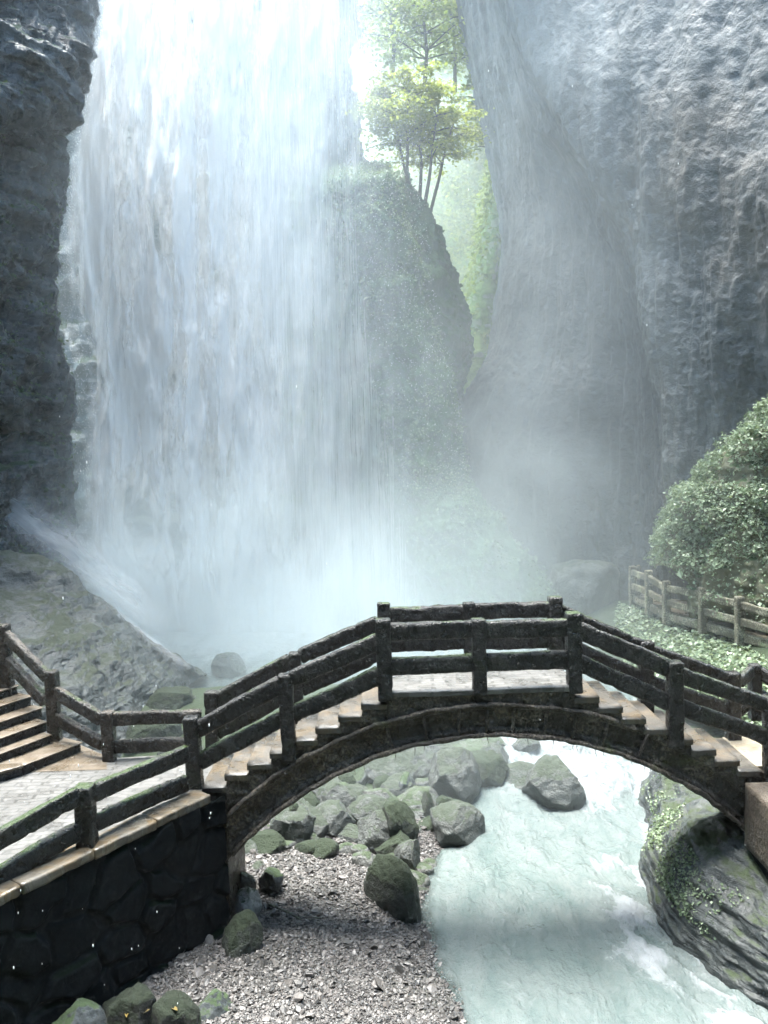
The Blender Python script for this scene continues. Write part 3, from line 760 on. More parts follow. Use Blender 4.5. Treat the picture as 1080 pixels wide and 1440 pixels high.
# ------------------------------------------------------------------ waterfall
wf = empty('waterfall', tuple(P(330, 900, 27)), 'huge white waterfall plunging down the cliff behind the bridge', 'waterfall')
LE = np.array([(-110,141),(0,136),(60,128),(120,114),(180,103),(260,90),(330,84),(400,92),(460,106),(540,120),(600,118),(680,112),(740,112),(800,128),(870,165),(960,205)])
RE = np.array([(-110,592),(0,590),(150,582),(300,578),(420,595),(520,618),(620,640),(720,650),(820,670),(960,700)])
def gauss(X, Y, cx, cy, rx, ry): return np.exp(-((X - cx) / rx) ** 2 - ((Y - cy) / ry) ** 2)
def fall_density(X, Y, seed=0):
    X0, Y0 = X, Y
    le = np.interp(Y, LE[:, 0], LE[:, 1]); re = np.interp(Y, RE[:, 0], RE[:, 1])
    s = (X - le) / (re - le)
    wv = np.stack([X / 60., Y / 150., X * 0], -1)
    Xw = X + 16 * fbm(wv, 3, 301); Yw = Y + 40 * fbm(wv + 20, 3, 303)
    Rs = fbm(np.stack([Xw / 30., Yw / 340., X * 0], -1), 4, 305); Ro = fbm(np.stack([Xw / 17., Yw / 260., X * 0 + seed], -1), 4, 307 + seed)
    Pl = fbm(np.stack([Xw / 62., Yw / 120., X * 0], -1), 5, 309, gain=.6)
    d = .61 + .38 * Rs + .34 * Ro + .42 * Pl + .20 * (1 - sstep(80, 380, Y)) + 0 * s
    w3 = np.stack([X / 34., Y / 80., X * 0], -1)
    X = X + 20 * fbm(w3, 4, 95); Y = Y + 55 * fbm(w3 + 40, 4, 97)
    d += .16 * gauss(X, Y, 215, 520, 60, 260) + .22 * gauss(X, Y, 365, 520, 30, 330) + .04 * gauss(X, Y, 250, 60, 110, 160) + .12 * gauss(X, Y, 420, 200, 40, 260)
    d += .30 * gauss(X0, Y0, 302, 405, 30, 75) + .26 * gauss(X0, Y0, 330, 577, 24, 60); d -= .14 * gauss(X, Y, 250, 500, 40, 85) + .20 * gauss(X, Y, 268, 655, 42, 70) + .26 * gauss(X, Y, 172, 215, 16, 60) + .32 * gauss(X, Y, 132, 520, 16, 90)
    d -= .22 * gauss(X, Y, 310, 390, 26, 60) + .2 * gauss(X, Y, 245, 240, 40, 50) + .3 * gauss(X, Y, 205, 330, 30, 40) * .6 + .26 * gauss(X, Y, 232, 745, 40, 50) + .2 * gauss(X, Y, 338, 560, 14, 70)
    X, Y = X0, Y0
    d += .35 * sstep(740, 850, Y) * (1 - sstep(.55, .9, s))
    d *= (1 - .35 * sstep(440, 560, X) * sstep(250, 420, Y) * (1 - sstep(700, 830, Y)))
    return d, s
def fall_fade(X, Y, s, veil=False):
    hi = .60 - .10 * sstep(300, 600, Y) + .08 * (1 - sstep(100, 300, Y))
    f = sstep(0, .06, s) * (1 - sstep(hi - .12, hi + .27, s)) * (1 - .25 * sstep(850, 960, Y))
    if veil: f = sstep(0, .03, s) * (1 - sstep(.62, 1.0, s))
    return f
def sheet(name, mat, Ytop, Ybot, seed, amp, dmul=1.0, dadd=0.0, le_off=0, re_off=0, nu=230, nv=270, bow=.8, flare=0.0, dens=None):
    t = np.linspace(0, 1, nu); py = -105 + t * 1050
    s = np.linspace(0, 1, nv)
    le = np.interp(py, LE[:, 0], LE[:, 1]) + le_off; re = np.interp(py, RE[:, 0], RE[:, 1]) + re_off
    X = le[:, None] + (re - le)[:, None] * s[None]; Y_ = np.broadcast_to(py[:, None], X.shape)
    Yd = Ytop + (Ybot - Ytop) * np.sqrt(t)[:, None] + bow * ((s[None] - .45) * 2) ** 2
    # vertical folds in the depth of the fall
    fold = fbm(np.stack([X / 46., Y_ / 330., X * 0 + seed], -1), 5, seed) + .5 * fbm(np.stack([X / 16., Y_ / 90., X * 0 + seed], -1), 4, seed + 7)
    Yd = Yd + amp * fold
    u = (X - CX) / F; v = (CY - Y_) / F
    ul = u * cr + v * sr; vl = -u * sr + v * cr
    dv = np.stack([ul, cp + vl * sp, vl * cp - sp], -1)
    g = CAM + dv * (Yd / dv[..., 1])[..., None]
    de, ss = fall_density(X, Y_, seed) if dens is None else dens(X, Y_)
    de = np.clip(de * dmul + dadd * sstep(0, .05, ss) * (1 - sstep(.9, 1, ss)), 0, 1.2)
    me = mesh_np(name, g.reshape(-1, 3), quads=grid_quads(nu, nv))
    a = me.attributes.new('dens', 'FLOAT', 'POINT'); a.data.foreach_set('value', de.astype(np.float32).ravel())
    fl = np.stack([g[..., 0], g[..., 2], g[..., 0] * 0], -1)
    fl[..., 0] += .12 * fold
    a = me.attributes.new('flow', 'FLOAT_VECTOR', 'POINT'); a.data.foreach_set('vector', fl.astype(np.float32).ravel())
    fa = fall_fade(X, Y_, np.broadcast_to(s[None], X.shape), dens is not None)
    a = me.attributes.new('fade', 'FLOAT', 'POINT'); a.data.foreach_set('value', fa.astype(np.float32).ravel())
    return child(name, me, M[mat], wf)
sheet('water_body', 'fall_back', 28.9, 27.8, 101, .55)
sheet('water_sheet', 'fall_mid', 28.2, 27.1, 111, .55, .95)
sheet('water_streaks', 'fall_front', 27.6, 26.5, 121, .5, .86)
def veil_d(X, Y):
    le = np.interp(Y, LE[:, 0], LE[:, 1]); re = np.interp(Y, RE[:, 0], RE[:, 1]); s = (X - le) / (re - le)
    d = .75 * sstep(.35, .6, s) + .45 * (1 - sstep(0.02, .14, s)) * sstep(0, .015, s) * sstep(380, 450, Y) * (1 - sstep(640, 720, Y))
    return d, s
sheet('water_veil', 'fall_veil', 27.9, 25.6, 131, .3, 1.0, 0.0, -26, 45, dens=veil_d)

# loose drops thrown off the fall
nd = 16000; rr = np.random.default_rng(141)
dpy = rr.uniform(-60, 880, nd); le = np.interp(dpy, LE[:, 0], LE[:, 1]); re = np.interp(dpy, RE[:, 0], RE[:, 1])
side = rr.random(nd)
dpx = np.where(side < .34, le + rr.normal(4, 12, nd) - 34 * rr.random(nd) ** 2 * sstep(380, 430, dpy) * (1 - sstep(640, 700, dpy)), np.where(side < .72, le + (re - le) * rr.uniform(.05, 1, nd), re - np.abs(rr.normal(0, 60, nd)) + 20))
dY = rr.uniform(24.2, 27.2, nd)
dc = np.array([P(a, b, c) for a, b, c in zip(dpx, dpy, dY)])
ds = np.clip(np.exp(rr.normal(-5.1, .4, nd)), .003, .011)
ov = np.array([(0,0,1.3),(1,0,0),(-.5,.87,0),(-.5,-.87,0),(0,0,-1.0)]); of = np.array([(0,1,2),(0,2,3),(0,3,1),(4,2,1),(4,3,2),(4,1,3)])
V = dc[:, None] + ov[None] * ds[:, None, None] * np.array([.8, .8, 1.5])
o = child('flying_drops', mesh_np('flying_drops', V.reshape(-1, 3), tris=(of[None] + (np.arange(nd) * 5)[:, None, None]).reshape(-1, 3)), M['drops'], wf)
tag(o, kind='stuff')

# the side cascade sliding over the slab at the left
sc_ = empty('side_cascade', tuple(P(90, 800, 21)), 'small white cascade sliding over rock at the left foot of the waterfall', 'cascade')
def flow_sheet(name, rows, mat, root, dens, nu=90, nv=60, amp=.10, seed=0):
    ctrl = np.array([[P(*c) for c in r] for r in rows]); g = loft(ctrl, nu, nv); n = gnormals(g, CAM)
    g = g + n * (amp * fbm(g * 1.6, 4, seed))[..., None]
    s = np.linspace(0, 1, nv)[None]; t = np.linspace(0, 1, nu)[:, None]
    de = dens + 0 * s + 0 * t
    me = mesh_np(name, g.reshape(-1, 3), quads=grid_quads(nu, nv))
    a = me.attributes.new('dens', 'FLOAT', 'POINT'); a.data.foreach_set('value', de.astype(np.float32).ravel())
    a = me.attributes.new('fade', 'FLOAT', 'POINT'); a.data.foreach_set('value', (sstep(0, .45, s) * (1 - sstep(.5, 1, s)) * (.25 + .75 * sstep(0, .2, t)) * (1 - sstep(.8, 1, t))).astype(np.float32).ravel())
    L = np.cumsum(np.linalg.norm(np.gradient(g[:, nv // 2], axis=0), axis=1))
    W = np.linalg.norm(g[:, -1] - g[:, 0], axis=1).mean()
    fl = np.stack(np.broadcast_arrays(s * W, -L[:, None], t * 0), -1)
    a = me.attributes.new('flow', 'FLOAT_VECTOR', 'POINT'); a.data.foreach_set('vector', fl.astype(np.float32).ravel())
    return child(name, me, M[mat], root)
flow_sheet('water_sheet', [
    [(-60,735,20.6),(-50,705,20.8),(-40,680,21),(-30,655,21.2)],
    [(0,755,20.4),(10,725,20.8),(22,700,21),(30,672,21.3)],
    [(55,790,20.2),(65,765,20.5),(75,735,21),(85,712,21.4)],
    [(110,830,20.2),(120,802,20.6),(130,778,21),(138,755,21.6)],
    [(165,880,20.4),(178,850,20.8),(190,825,21.4),(200,805,22)],
    [(225,930,20.6),(240,900,21),(250,880,21.6),(262,865,22.4)]], 'fall_soft', sc_, .85, seed=151, amp=.2)
flow_sheet('rock_trickle', [
    [(120,835,19.85),(130,832,19.95),(140,836,20.05),(150,842,20.3)],
    [(170,874,19.7),(182,876,19.95),(194,880,20.2),(205,888,20.6)],
    [(212,912,19.7),(226,912,20.05),(240,916,20.4),(252,922,20.9)],
    [(250,946,19.9),(266,944,20.2),(280,946,20.6),(296,950,21)]], 'fall_soft', sc_, .62, seed=153, amp=.05)

# ------------------------------------------------------------------ bridge
YN, YF = 10.8, 12.06
c0 = P(675, 969, YN); BX0 = c0[0]; ZC = c0[2]
HALF, NST, RUN, RISE = 1.36, 8, .335, .165
ZT = ZC - NST * RISE
br = empty('stone_footbridge', (BX0, (YN + YF) / 2, ZT - 1.5), 'arched stone footbridge with stepped sides and dark timber-look railings over the river', 'bridge')
ac = P(690, 1034, YN); AX = ac[0] - BX0; AZ = ac[2] - 5.17; RI, RO = 5.17, 5.62
XE = 4.75
def btop(x):
    ax = np.abs(x)
    k = np.floor((ax - HALF) / RUN) + 1
    return np.where(ax <= HALF, ZC, ZC - RISE * np.clip(k, 0, NST)) - .05
def bbot(x):
    q = RI ** 2 - (x - AX) ** 2
    return np.where(q > 0, AZ + np.sqrt(np.maximum(q, 0)), -9)
xs2 = np.linspace(-XE, XE, 520); nr = 46
zb = np.maximum(bbot(xs2), np.where(np.abs(xs2 - AX) > 3.84, 0.0, -9)); zb = np.maximum(zb, 0.0)
zb = np.where(np.abs(xs2 - AX) > 3.88, np.minimum(zb, ZT - 1.2), zb)
zb = np.where(xs2 - AX > 3.88, np.maximum(bbot(xs2), .9), np.where(xs2 - AX < -3.88, -.2, zb))
zt_ = btop(xs2)
tt = np.linspace(0, 1, nr)
GX = np.broadcast_to(xs2[:, None], (520, nr)); GZ = zb[:, None] + (zt_ - zb)[:, None] * tt[None]
def face(yb, sgn):
    g = np.stack([GX + BX0, np.full_like(GX, yb), GZ], -1)
    inner = sstep(0, .08, tt)[None] * 1.0
    d = .045 * fbm(g * 3.2, 5, 161, gain=.62) + .022 * ridged(g * 9, 3, 163)
    rad = np.hypot(GX - AX, GZ - AZ)
    d = d - .05 * sstep(RI + .08, RI + .13, rad) * (1 - sstep(RO - .09, RO - .04, rad))     # sunk panels of the ring
    g[..., 1] += sgn * d
    return g
gn, gf = face(YN, -1), face(YF, 1)
vs = np.concatenate([gn.reshape(-1, 3), gf.reshape(-1, 3)]); n1 = 520 * nr
A = np.arange(n1).reshape(520, nr); B = A + n1
q = [grid_quads(520, nr)[:, ::-1], grid_quads(520, nr, n1)]
q.append(np.stack([A[:-1, 0], A[1:, 0], B[1:, 0], B[:-1, 0]], -1)); q.append(np.stack([A[:-1, -1], B[:-1, -1], B[1:, -1], A[1:, -1]], -1))
q.append(np.stack([A[0, :-1], B[0, :-1], B[0, 1:], A[0, 1:]], -1)); q.append(np.stack([A[-1, :-1], A[-1, 1:], B[-1, 1:], B[-1, :-1]], -1))
child('arch_body', mesh_np('arch_body', vs, quads=np.concatenate(q)), M['bridge'], br)
def arc(R, a0, a1, y, n=90, jit=.012, seed=0):
    a = np.radians(np.linspace(a0, a1, n))
    p = np.stack([BX0 + AX + R * np.sin(a), a * 0 + y, AZ + R * np.cos(a)], -1)
    p[:, 2] += jit * fbm(np.stack([a * 30, a * 0, a * 0 + seed], -1), 3, seed); return p
v, f = tube(arc(RI + .012, -47, 46, YN - .03, 110, .03, 171), .038, 8, 171, .5); child('arch_edge_moulding', mesh_np('arch_edge_moulding', v, faces=f), M['bridge'], br)
v, f = tube(arc(RO, -44, 19, YN - .025, 90, .03, 173), .036, 8, 173, .5); child('outer_moulding', mesh_np('outer_moulding', v, faces=f), M['bridge'], br)
for k, a in enumerate([-15.6, -10, -4.8, -.6, 3.4, 8.4, 12.8, 17.8, 24]):
    ar_ = math.radians(a); s_, c_ = math.sin(ar_), math.cos(ar_)
    pts = [(BX0 + AX + R * s_ + .01 * math.sin(k * 7 + R * 9), YN - .008, AZ + R * c_) for R in np.linspace(RI + .03, RO - .02, 12)]
    v, f = tube(pts, .024, 7, 175 + k, .5); child('arch_rib', mesh_np('arch_rib', v, faces=f), M['bridge'], br)
# roots and mineral drips hanging under the arch edge
mb = MB(); rr = random.Random(5)
for k in range(26):
    a = math.radians(rr.uniform(-34, 30)); L = rr.uniform(.03, .16)
    x, z = BX0 + AX + RI * math.sin(a), AZ + RI * math.cos(a)
    v, f = tube([(x, YN + .01, z), (x + rr.uniform(-.01, .01), YN + .01, z - L * .5), (x + rr.uniform(-.02, .02), YN + .01, z - L)], [.008, .005, .002], 5); mb.add(v, f)
tag(child('hanging_roots', mb.mesh('hanging_roots'), M['bridge'], br), kind='stuff')
# treads
def slab(x0, x1, y0, y1, z0, z1, seed, amp=.008):
    return bar((x0, (y0 + y1) / 2, (z0 + z1) / 2), (x1, (y0 + y1) / 2, (z0 + z1) / 2), y1 - y0, z1 - z0, amp, seed, .07, bevel=.015, cap=.01)
v, f = slab(BX0 - HALF - .03, BX0 + HALF + .03, YN - .045, YF + .045, ZC - .075, ZC, 181, .012)
child('deck', mesh_np('deck', v, faces=f), M['paving'], br)
for sd in (-1, 1):
    for k in range(1, NST + 1):
        xa = BX0 + sd * (HALF + (k - 1) * RUN - .02); xb = BX0 + sd * (HALF + k * RUN + .022)
        z1 = ZC - k * RISE
        j = random.uniform(-.012, .012)
        v, f = slab(min(xa, xb) , max(xa, xb), YN - .03 + j, YF + .03, z1 - .085, z1 + random.uniform(-.006, .006), 190 + k + 20 * (sd > 0), .012)
        child('step', mesh_np('step', v, faces=f), M['tread'], br)
# posts and rails
PX = [-HALF - 2.80, -HALF - 1.42, -HALF, 0.0, HALF, HALF + 1.44, HALF + 2.84]
PZb = [ZC - 1.31, ZC - .74, ZC, ZC, ZC, ZC - .72, ZC - 1.27]
PH = [1.03, 1.04, 1.06, 1.02, 1.07, 1.03, 1.03]
DN = [.32, .24, .12, .08, .10, .22, .30]
sd_ = 200
def up_off(i, side):
    # attachment heights (above the post base) of the rail centres at post i, on its left (-1) or right (+1)
    if i == 0: return (.84, .36)
    if i == 1: return (.90, .40) if side < 0 else (.98, .45)
    if i == 2: return (.74, .26) if side < 0 else (.86, .38)
    if i == 3: return (.86, .38)
    if i == 4: return (.86, .38) if side < 0 else (.82, .34)
    if i == 5: return (.93, .42) if side < 0 else (.84, .36)
    return (.92, .42)
for yy, far in ((YN + .02, 0), (YF - .02, 1)):
    for i in range(7):
        sd_ += 1
        x = BX0 + PX[i]
        w = .205 + random.uniform(-.012, .012)
        lean = random.uniform(-.012, .012)
        child('post', bar_mesh('post', (x - lean, yy, PZb[i] - DN[i]), (x + lean, yy, PZb[i] + PH[i]), w, w * .92, .014, sd_, .04, up=(0, 1, 0), bevel=.02), M['rail' if i not in (2, 4) or far else 'rail_moss'], br)
    for i in range(6):
        a, b = up_off(i, 1), up_off(i + 1, -1)
        for k in (0, 1):
            sd_ += 1
            p0 = (BX0 + PX[i] + .075, yy + random.uniform(-.012, .012), PZb[i] + a[k]); p1 = (BX0 + PX[i + 1] - .075, yy + random.uniform(-.012, .012), PZb[i + 1] + b[k])
            child('rail', bar_mesh('rail', p0, p1, .125, .245 + random.uniform(-.012, .012), .017, sd_, .05, bevel=.035), M['rail_moss' if (k == 1 and i < 3) else 'rail'], br)

# right abutment block
o = empty('abutment_block', (BX0 + 4.3, 10.3, .9), 'tan rendered block at the right foot of the stone bridge', 'bridge pier')
b0 = P(1046, 1099, 10.74)
v, f = bar((b0[0] + 1.2, 10.05, b0[2] - .95), (b0[0] + 1.2, 10.05, b0[2]), 2.4, 1.36, .02, 231, .08, up=(0, 1, 0), bevel=.03)
child('block', mesh_np('block', v, faces=f), M['tan_block'], o)
v, f = bar((b0[0] + 1.3, 10.05, .1), (b0[0] + 1.3, 10.05, b0[2] - .94), 2.44, 1.3, .07, 233, .08, up=(0, 1, 0), bevel=.05)
child('shadow_base', mesh_np('shadow_base', v, faces=f), M['wall_stone'], o)  # near-black colour stands for the shadow below the block

# ------------------------------------------------------------------ terrace, retaining wall, stairs
E0 = np.array([-2.66, 10.52]); E2 = np.array([-4.21, 8.42]); ed = (E2 - E0) / np.linalg.norm(E2 - E0); en = np.array([-ed[1], ed[0]])
if en[0] < 0: en = -en
EZ = E0 + ed * 7.0
rw = empty('retaining_wall', (E0[0], E0[1], .2), 'dark retaining wall of rough masonry with ochre coping under the left terrace', 'wall')
Lw = 7.25; nu, nv = 330, 150
uu = np.linspace(-.33, Lw - .15, nu); zz_ = np.linspace(-.6, ZT - .10, nv)
UU, ZZ2 = np.meshgrid(uu, zz_, indexing='ij')
wpq = np.stack([UU.ravel() * 1.75 + .25 * fbm(np.stack([UU.ravel() * 2, ZZ2.ravel() * 2, UU.ravel() * 0], -1), 3, 301), ZZ2.ravel() * 2.1 + .25 * fbm(np.stack([UU.ravel() * 2, ZZ2.ravel() * 2, UU.ravel() * 0 + 9], -1), 3, 302)], -1)
f1, f2, cid = worley(wpq, 303)
dd = (.055 * sstep(.02, .22, f2 - f1) + .04 * cid * sstep(.02, .16, f2 - f1)).reshape(nu, nv)
g = np.stack([E0[0] + ed[0] * UU, E0[1] + ed[1] * UU, ZZ2], -1)
dd = dd + .02 * fbm(g * 5, 4, 304)
g[..., 0] += en[0] * (dd - .02); g[..., 1] += en[1] * (dd - .02)
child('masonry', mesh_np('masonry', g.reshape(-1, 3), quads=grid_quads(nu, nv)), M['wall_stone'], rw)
poly = [E0 - en * .03 , EZ - en * .03, (-14, EZ[1]), (-14, 16.5), (-7.2, 14.2), (-4.45, 12.02), (-2.74, 12.16), (-2.74, 10.7)]
mb = MB(); k = len(poly)
pb = [(p[0], p[1], -.6) for p in poly] + [(p[0], p[1], ZT - .10) for p in poly]
mb.add(pb, [[i, (i + 1) % k, (i + 1) % k + k, i + k] for i in range(k)] + [list(range(k, 2 * k)), list(range(k))[::-1]])
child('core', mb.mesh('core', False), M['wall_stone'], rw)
for i in range(7):
    a = E0 + ed * (i * .92 - .06) - en * .11; b = E0 + ed * (i * .92 + .85) - en * .11
    child('coping_stone', bar_mesh('coping_stone', (*a, ZT - .045), (*b, ZT - .045 + random.uniform(-.008, .008)), .36, .125, .016, 310 + i, .05, bevel=.03), M['coping'], rw)
# paving sheet of the terrace
pv_ = [(p[0], p[1], ZT - .006) for p in poly]
pv_[0] = (*(E0 - en * .2), ZT - .006); pv_[1] = (*(EZ - en * .2), ZT - .006)
tag(obj('terrace', mesh_np('terrace', pv_, faces=[list(range(k))], smooth=False), M['paving']), kind='structure')

st = empty('stone_stairs', tuple(PZ(60, 1060, ZT)), 'dark risered stone stairs climbing away at the far left of the terrace', 'stairs')
pa, pb_ = PZ(0, 1059, ZT + .30), PZ(70, 1033, ZT + .30)
es = (pb_ - pa)[:2]; es /= np.linalg.norm(es); asc = np.array([-es[1], es[0]])
rend = [(114, 1044), (71, 1033), (65, 1015), (59, 995), (44, 979), (25, 964), (4, 950)]
for i, (a, b) in enumerate(rend):
    z = ZT + .15 * (i + 1); r = PZ(a, b, z)[:2]
    ln = 1.05 if i == 0 else 3.2
    p0 = r - es * ln + asc * .27; p1 = r + asc * .27
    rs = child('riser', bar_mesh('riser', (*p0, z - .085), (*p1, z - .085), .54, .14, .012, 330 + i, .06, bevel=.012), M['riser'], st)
    p0 = r - es * ln + asc * .255; p1 = r + es * .02 + asc * .255
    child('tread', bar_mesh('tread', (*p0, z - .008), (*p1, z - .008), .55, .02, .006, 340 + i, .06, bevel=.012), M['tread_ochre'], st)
    if i == 0:       # the corner step turning towards the viewer
        t2 = np.array([es[0] * .2 - .9, -.75]); t2 /= np.linalg.norm(t2)
        q0 = r - es * ln; q1 = q0 + t2 * 1.6; nn = np.array([t2[1], -t2[0]]); nn = nn if nn[0] < 0 else -nn
        child('riser', bar_mesh('riser', (*(q1 + nn * .27), z - .10), (*(q0 + nn * .27 + t2 * .01), z - .10), .54, .125, .012, 338, .06, bevel=.012), M['riser'], st)
        child('tread', bar_mesh('tread', (*(q1 + nn * .255), z - .018), (*(q0 + nn * .255), z - .016), .56, .04, .010, 339, .06, bevel=.012), M['tread_ochre'], st)
# ochre apron at the foot of the stairs
ap = [PZ(30, 1086, ZT), PZ(150, 1082, ZT), PZ(150, 1064, ZT), PZ(95, 1040, ZT), PZ(20, 1050, ZT)]
tag(obj('stair_apron', mesh_np('stair_apron', [(p[0], p[1], ZT + .0) for p in ap], faces=[[0, 1, 2, 3, 4]], smooth=False), M['tread_ochre']), kind='structure')

def fence(name, label, posts, rails, mat_post, mat_rail, pw=.19, rw_=.11, rh=.20, seed=0, group=None):
    """posts: (px, py_top, py_bottom, Y); rails: pairs of surveyed end points"""
    x, a, b, Y = posts[0]
    root = empty(name, tuple(P(x, b, Y)), label, 'fence', group)
    for i, (x, a, b, Y) in enumerate(posts):
        t_ = P(x, a, Y); q = P(x, b, Y)
        child('post', bar_mesh('post', (t_[0], t_[1], q[2]), t_, pw, pw * .95, .013, seed + i, .05, up=(0, 1, 0), bevel=.02), M[mat_post], root)
    for i, (c, d) in enumerate(rails):
        child('rail', bar_mesh('rail', P(*c), P(*d), rw_, rh, .015, seed + 40 + i, .05, bevel=.03), M[mat_rail], root)
    return root
fence('stair_railing', 'brown two-rail fence beside the stairs at the back of the terrace',
      [(4, 878, 985, 13.1), (72, 943, 1052, 12.5), (151, 1000, 1084, 11.95)],
      [((8, 893, 13.08), (66, 953, 12.55)), ((10, 930, 13.08), (64, 985, 12.55)),
       ((79, 973, 12.45), (144, 1011, 12.0)), ((80, 1010, 12.45), (144, 1046, 12.0)),
       ((158, 1011, 11.95), (283, 1007, 12.03)), ((160, 1050, 11.95), (283, 1046, 12.03)),
       ((-110, 800, 13.6), (0, 888, 13.12)), ((-110, 845, 13.6), (0, 925, 13.12))], 'rail_brown', 'rail_brown', .19, .11, .215, 400)
fence('terrace_railing', 'near-black two-rail fence with mossy top along the retaining wall edge',
      [(118, 1104, 1240, 9.22), (-150, 1250, 1420, 7.55)],
      [((263, 1058, 10.62), (127, 1117, 9.3)), ((262, 1101, 10.62), (128, 1158, 9.3)),
       ((110, 1119, 9.16), (-144, 1262, 7.6)), ((110, 1168, 9.16), (-144, 1318, 7.6))], 'rail_moss', 'rail_moss', .215, .12, .225, 420)
fence('path_railing', 'dark railing of crossing rails beyond the right end of the bridge',
      [(1062, 934, 1012, 12.9), (1112, 960, 1050, 12.6)],
      [((1040, 960, 12.6), (1057, 944, 12.85)), ((1067, 944, 12.9), (1107, 975, 12.6)), ((1067, 975, 12.9), (1107, 1010, 12.6)), ((1040, 1000, 12.6), (1057, 984, 12.85))], 'rail', 'rail', .18, .11, .2, 440)

# walkway on the right
wk = empty('walkway', tuple(P(990, 890, 20.4)), 'raised concrete walkway with tan two-rail fence at the foot of the right cliff', 'walkway')
WP = [(908, 782, 27.6), (889, 796, 25.3), (912, 802, 23.1), (937, 817, 21.7), (988, 826, 20.4), (1040, 839, 19.3), (1092, 853, 18.2), (1150, 872, 17.1)]
WB = [835, 852, 864, 878, 892, 907, 923, 945]
ins = []
for i, (x, a, Y) in enumerate(WP):
    t_ = P(x, a, Y); q = P(x, WB[i], Y)
    child('post', bar_mesh('post', (t_[0], t_[1], q[2]), t_, .20, .19, .012, 450 + i, .06, up=(0, 1, 0), bevel=.02), M['walk_rail'], wk)
    ins.append((t_, q))
for i in range(len(WP) - 1):
    (t0, q0), (t1, q1) = ins[i], ins[i + 1]
    h0 = t0[2] - q0[2]; h1 = t1[2] - q1[2]
    for f_, hh in ((.83, .20), (.50, .20)):
        child('rail', bar_mesh('rail', (t0[0], t0[1], q0[2] + f_ * h0), (t1[0], t1[1], q1[2] + f_ * h1), .11, hh, .012, 470 + i * 2 + int(f_ * 10), .07, bevel=.03), M['walk_rail'], wk)
    child('edge_beam', bar_mesh('edge_beam', (t0[0] + .12, t0[1] + .05, q0[2] + .17 * h0), (t1[0] + .12, t1[1] + .05, q1[2] + .17 * h1), .22, .24, .015, 490 + i, .08, bevel=.03), M['walk_rail'], wk)
    child('support', bar_mesh('support', (t0[0] + .5, t0[1] + .2, q0[2] - 1.5), (t0[0] + .5, t0[1] + .2, q0[2] + .06 * h0), .24, .24, .015, 505 + i, .1, up=(0, 1, 0)), M['walk_rail'], wk)
dk = []
for (t_, q) in ins:
    z = q[2] + .25 * (t_[2] - q[2])
    dk.append([(t_[0] + .05, t_[1], z), (t_[0] + .7, t_[1] + .25, z + .01), (t_[0] + 1.5, t_[1] + .5, z + .03), (t_[0] + 2.4, t_[1] + .8, z + .12)])
dk = catmull(np.array(dk), 40); dk2 = dk.copy(); dk2[..., 2] -= .12
vs = np.concatenate([dk.reshape(-1, 3), dk2.reshape(-1, 3)]); n1 = 160; A = np.arange(n1).reshape(40, 4); B = A + n1
qd = np.concatenate([grid_quads(40, 4), grid_quads(40, 4, n1)[:, ::-1], np.stack([A[:-1, 0], A[1:, 0], B[1:, 0], B[:-1, 0]], -1), np.stack([A[:-1, -1], B[:-1, -1], B[1:, -1], A[1:, -1]], -1)])
child('walkway_deck', mesh_np('walkway_deck', vs, quads=qd, smooth=False), M['walk_deck'], wk)
# path from the foot of the bridge to the walkway
pp_ = [(BX0 + HALF + NST * RUN + .01, 10.95), (7.4, 10.95), (9.4, 13.2), (12.2, 16.6), (10.0, 17.6), (8.3, 14.4), (6.9, 12.5), (BX0 + HALF + NST * RUN + .01, 12.1)]
mb = MB(); k = len(pp_)
mb.add([(x, y, ZT - .5) for x, y in pp_] + [(x, y, ZT - .012 - .02 * max(0, y - 13)) for x, y in pp_], [[i, (i + 1) % k, (i + 1) % k + k, i + k] for i in range(k)] + [list(range(k, 2 * k)), list(range(k))[::-1]])
tag(obj('path', mb.mesh('path', False), M['walk_deck']), kind='structure')
# leafy bank under the walkway
bk = [[P(870, 850, 26), P(905, 858, 24.6), P(935, 872, 22.6), P(990, 886, 21), P(1045, 902, 19.8), P(1120, 925, 18.2)],
      [P(868, 872, 24), P(900, 878, 22.8), P(930, 890, 21.2), P(985, 905, 19.8), P(1035, 925, 18.4), P(1120, 950, 17)],
      [P(872, 905, 22), P(905, 915, 20.6), P(940, 932, 19), P(990, 950, 17.6), P(1035, 968, 16.4), P(1120, 1000, 15.4)],
      [P(880, 960, 20), P(915, 975, 18.6), P(950, 990, 17.2), P(1000, 1005, 16), P(1045, 1015, 15), P(1120, 1050, 14.2)]]
g = loft(np.array(bk), 60, 90); n = gnormals(g, CAM); g = g + n * (.18 * fbm(g * 1.1, 4, 520) + .05 * fbm(g * 4, 3, 521))[..., None]; CLIFFS['leafy_bank'] = g
tag(obj('river_bank', mesh_np('river_bank', g.reshape(-1, 3), quads=grid_quads(60, 90)), M['earth']), kind='structure')

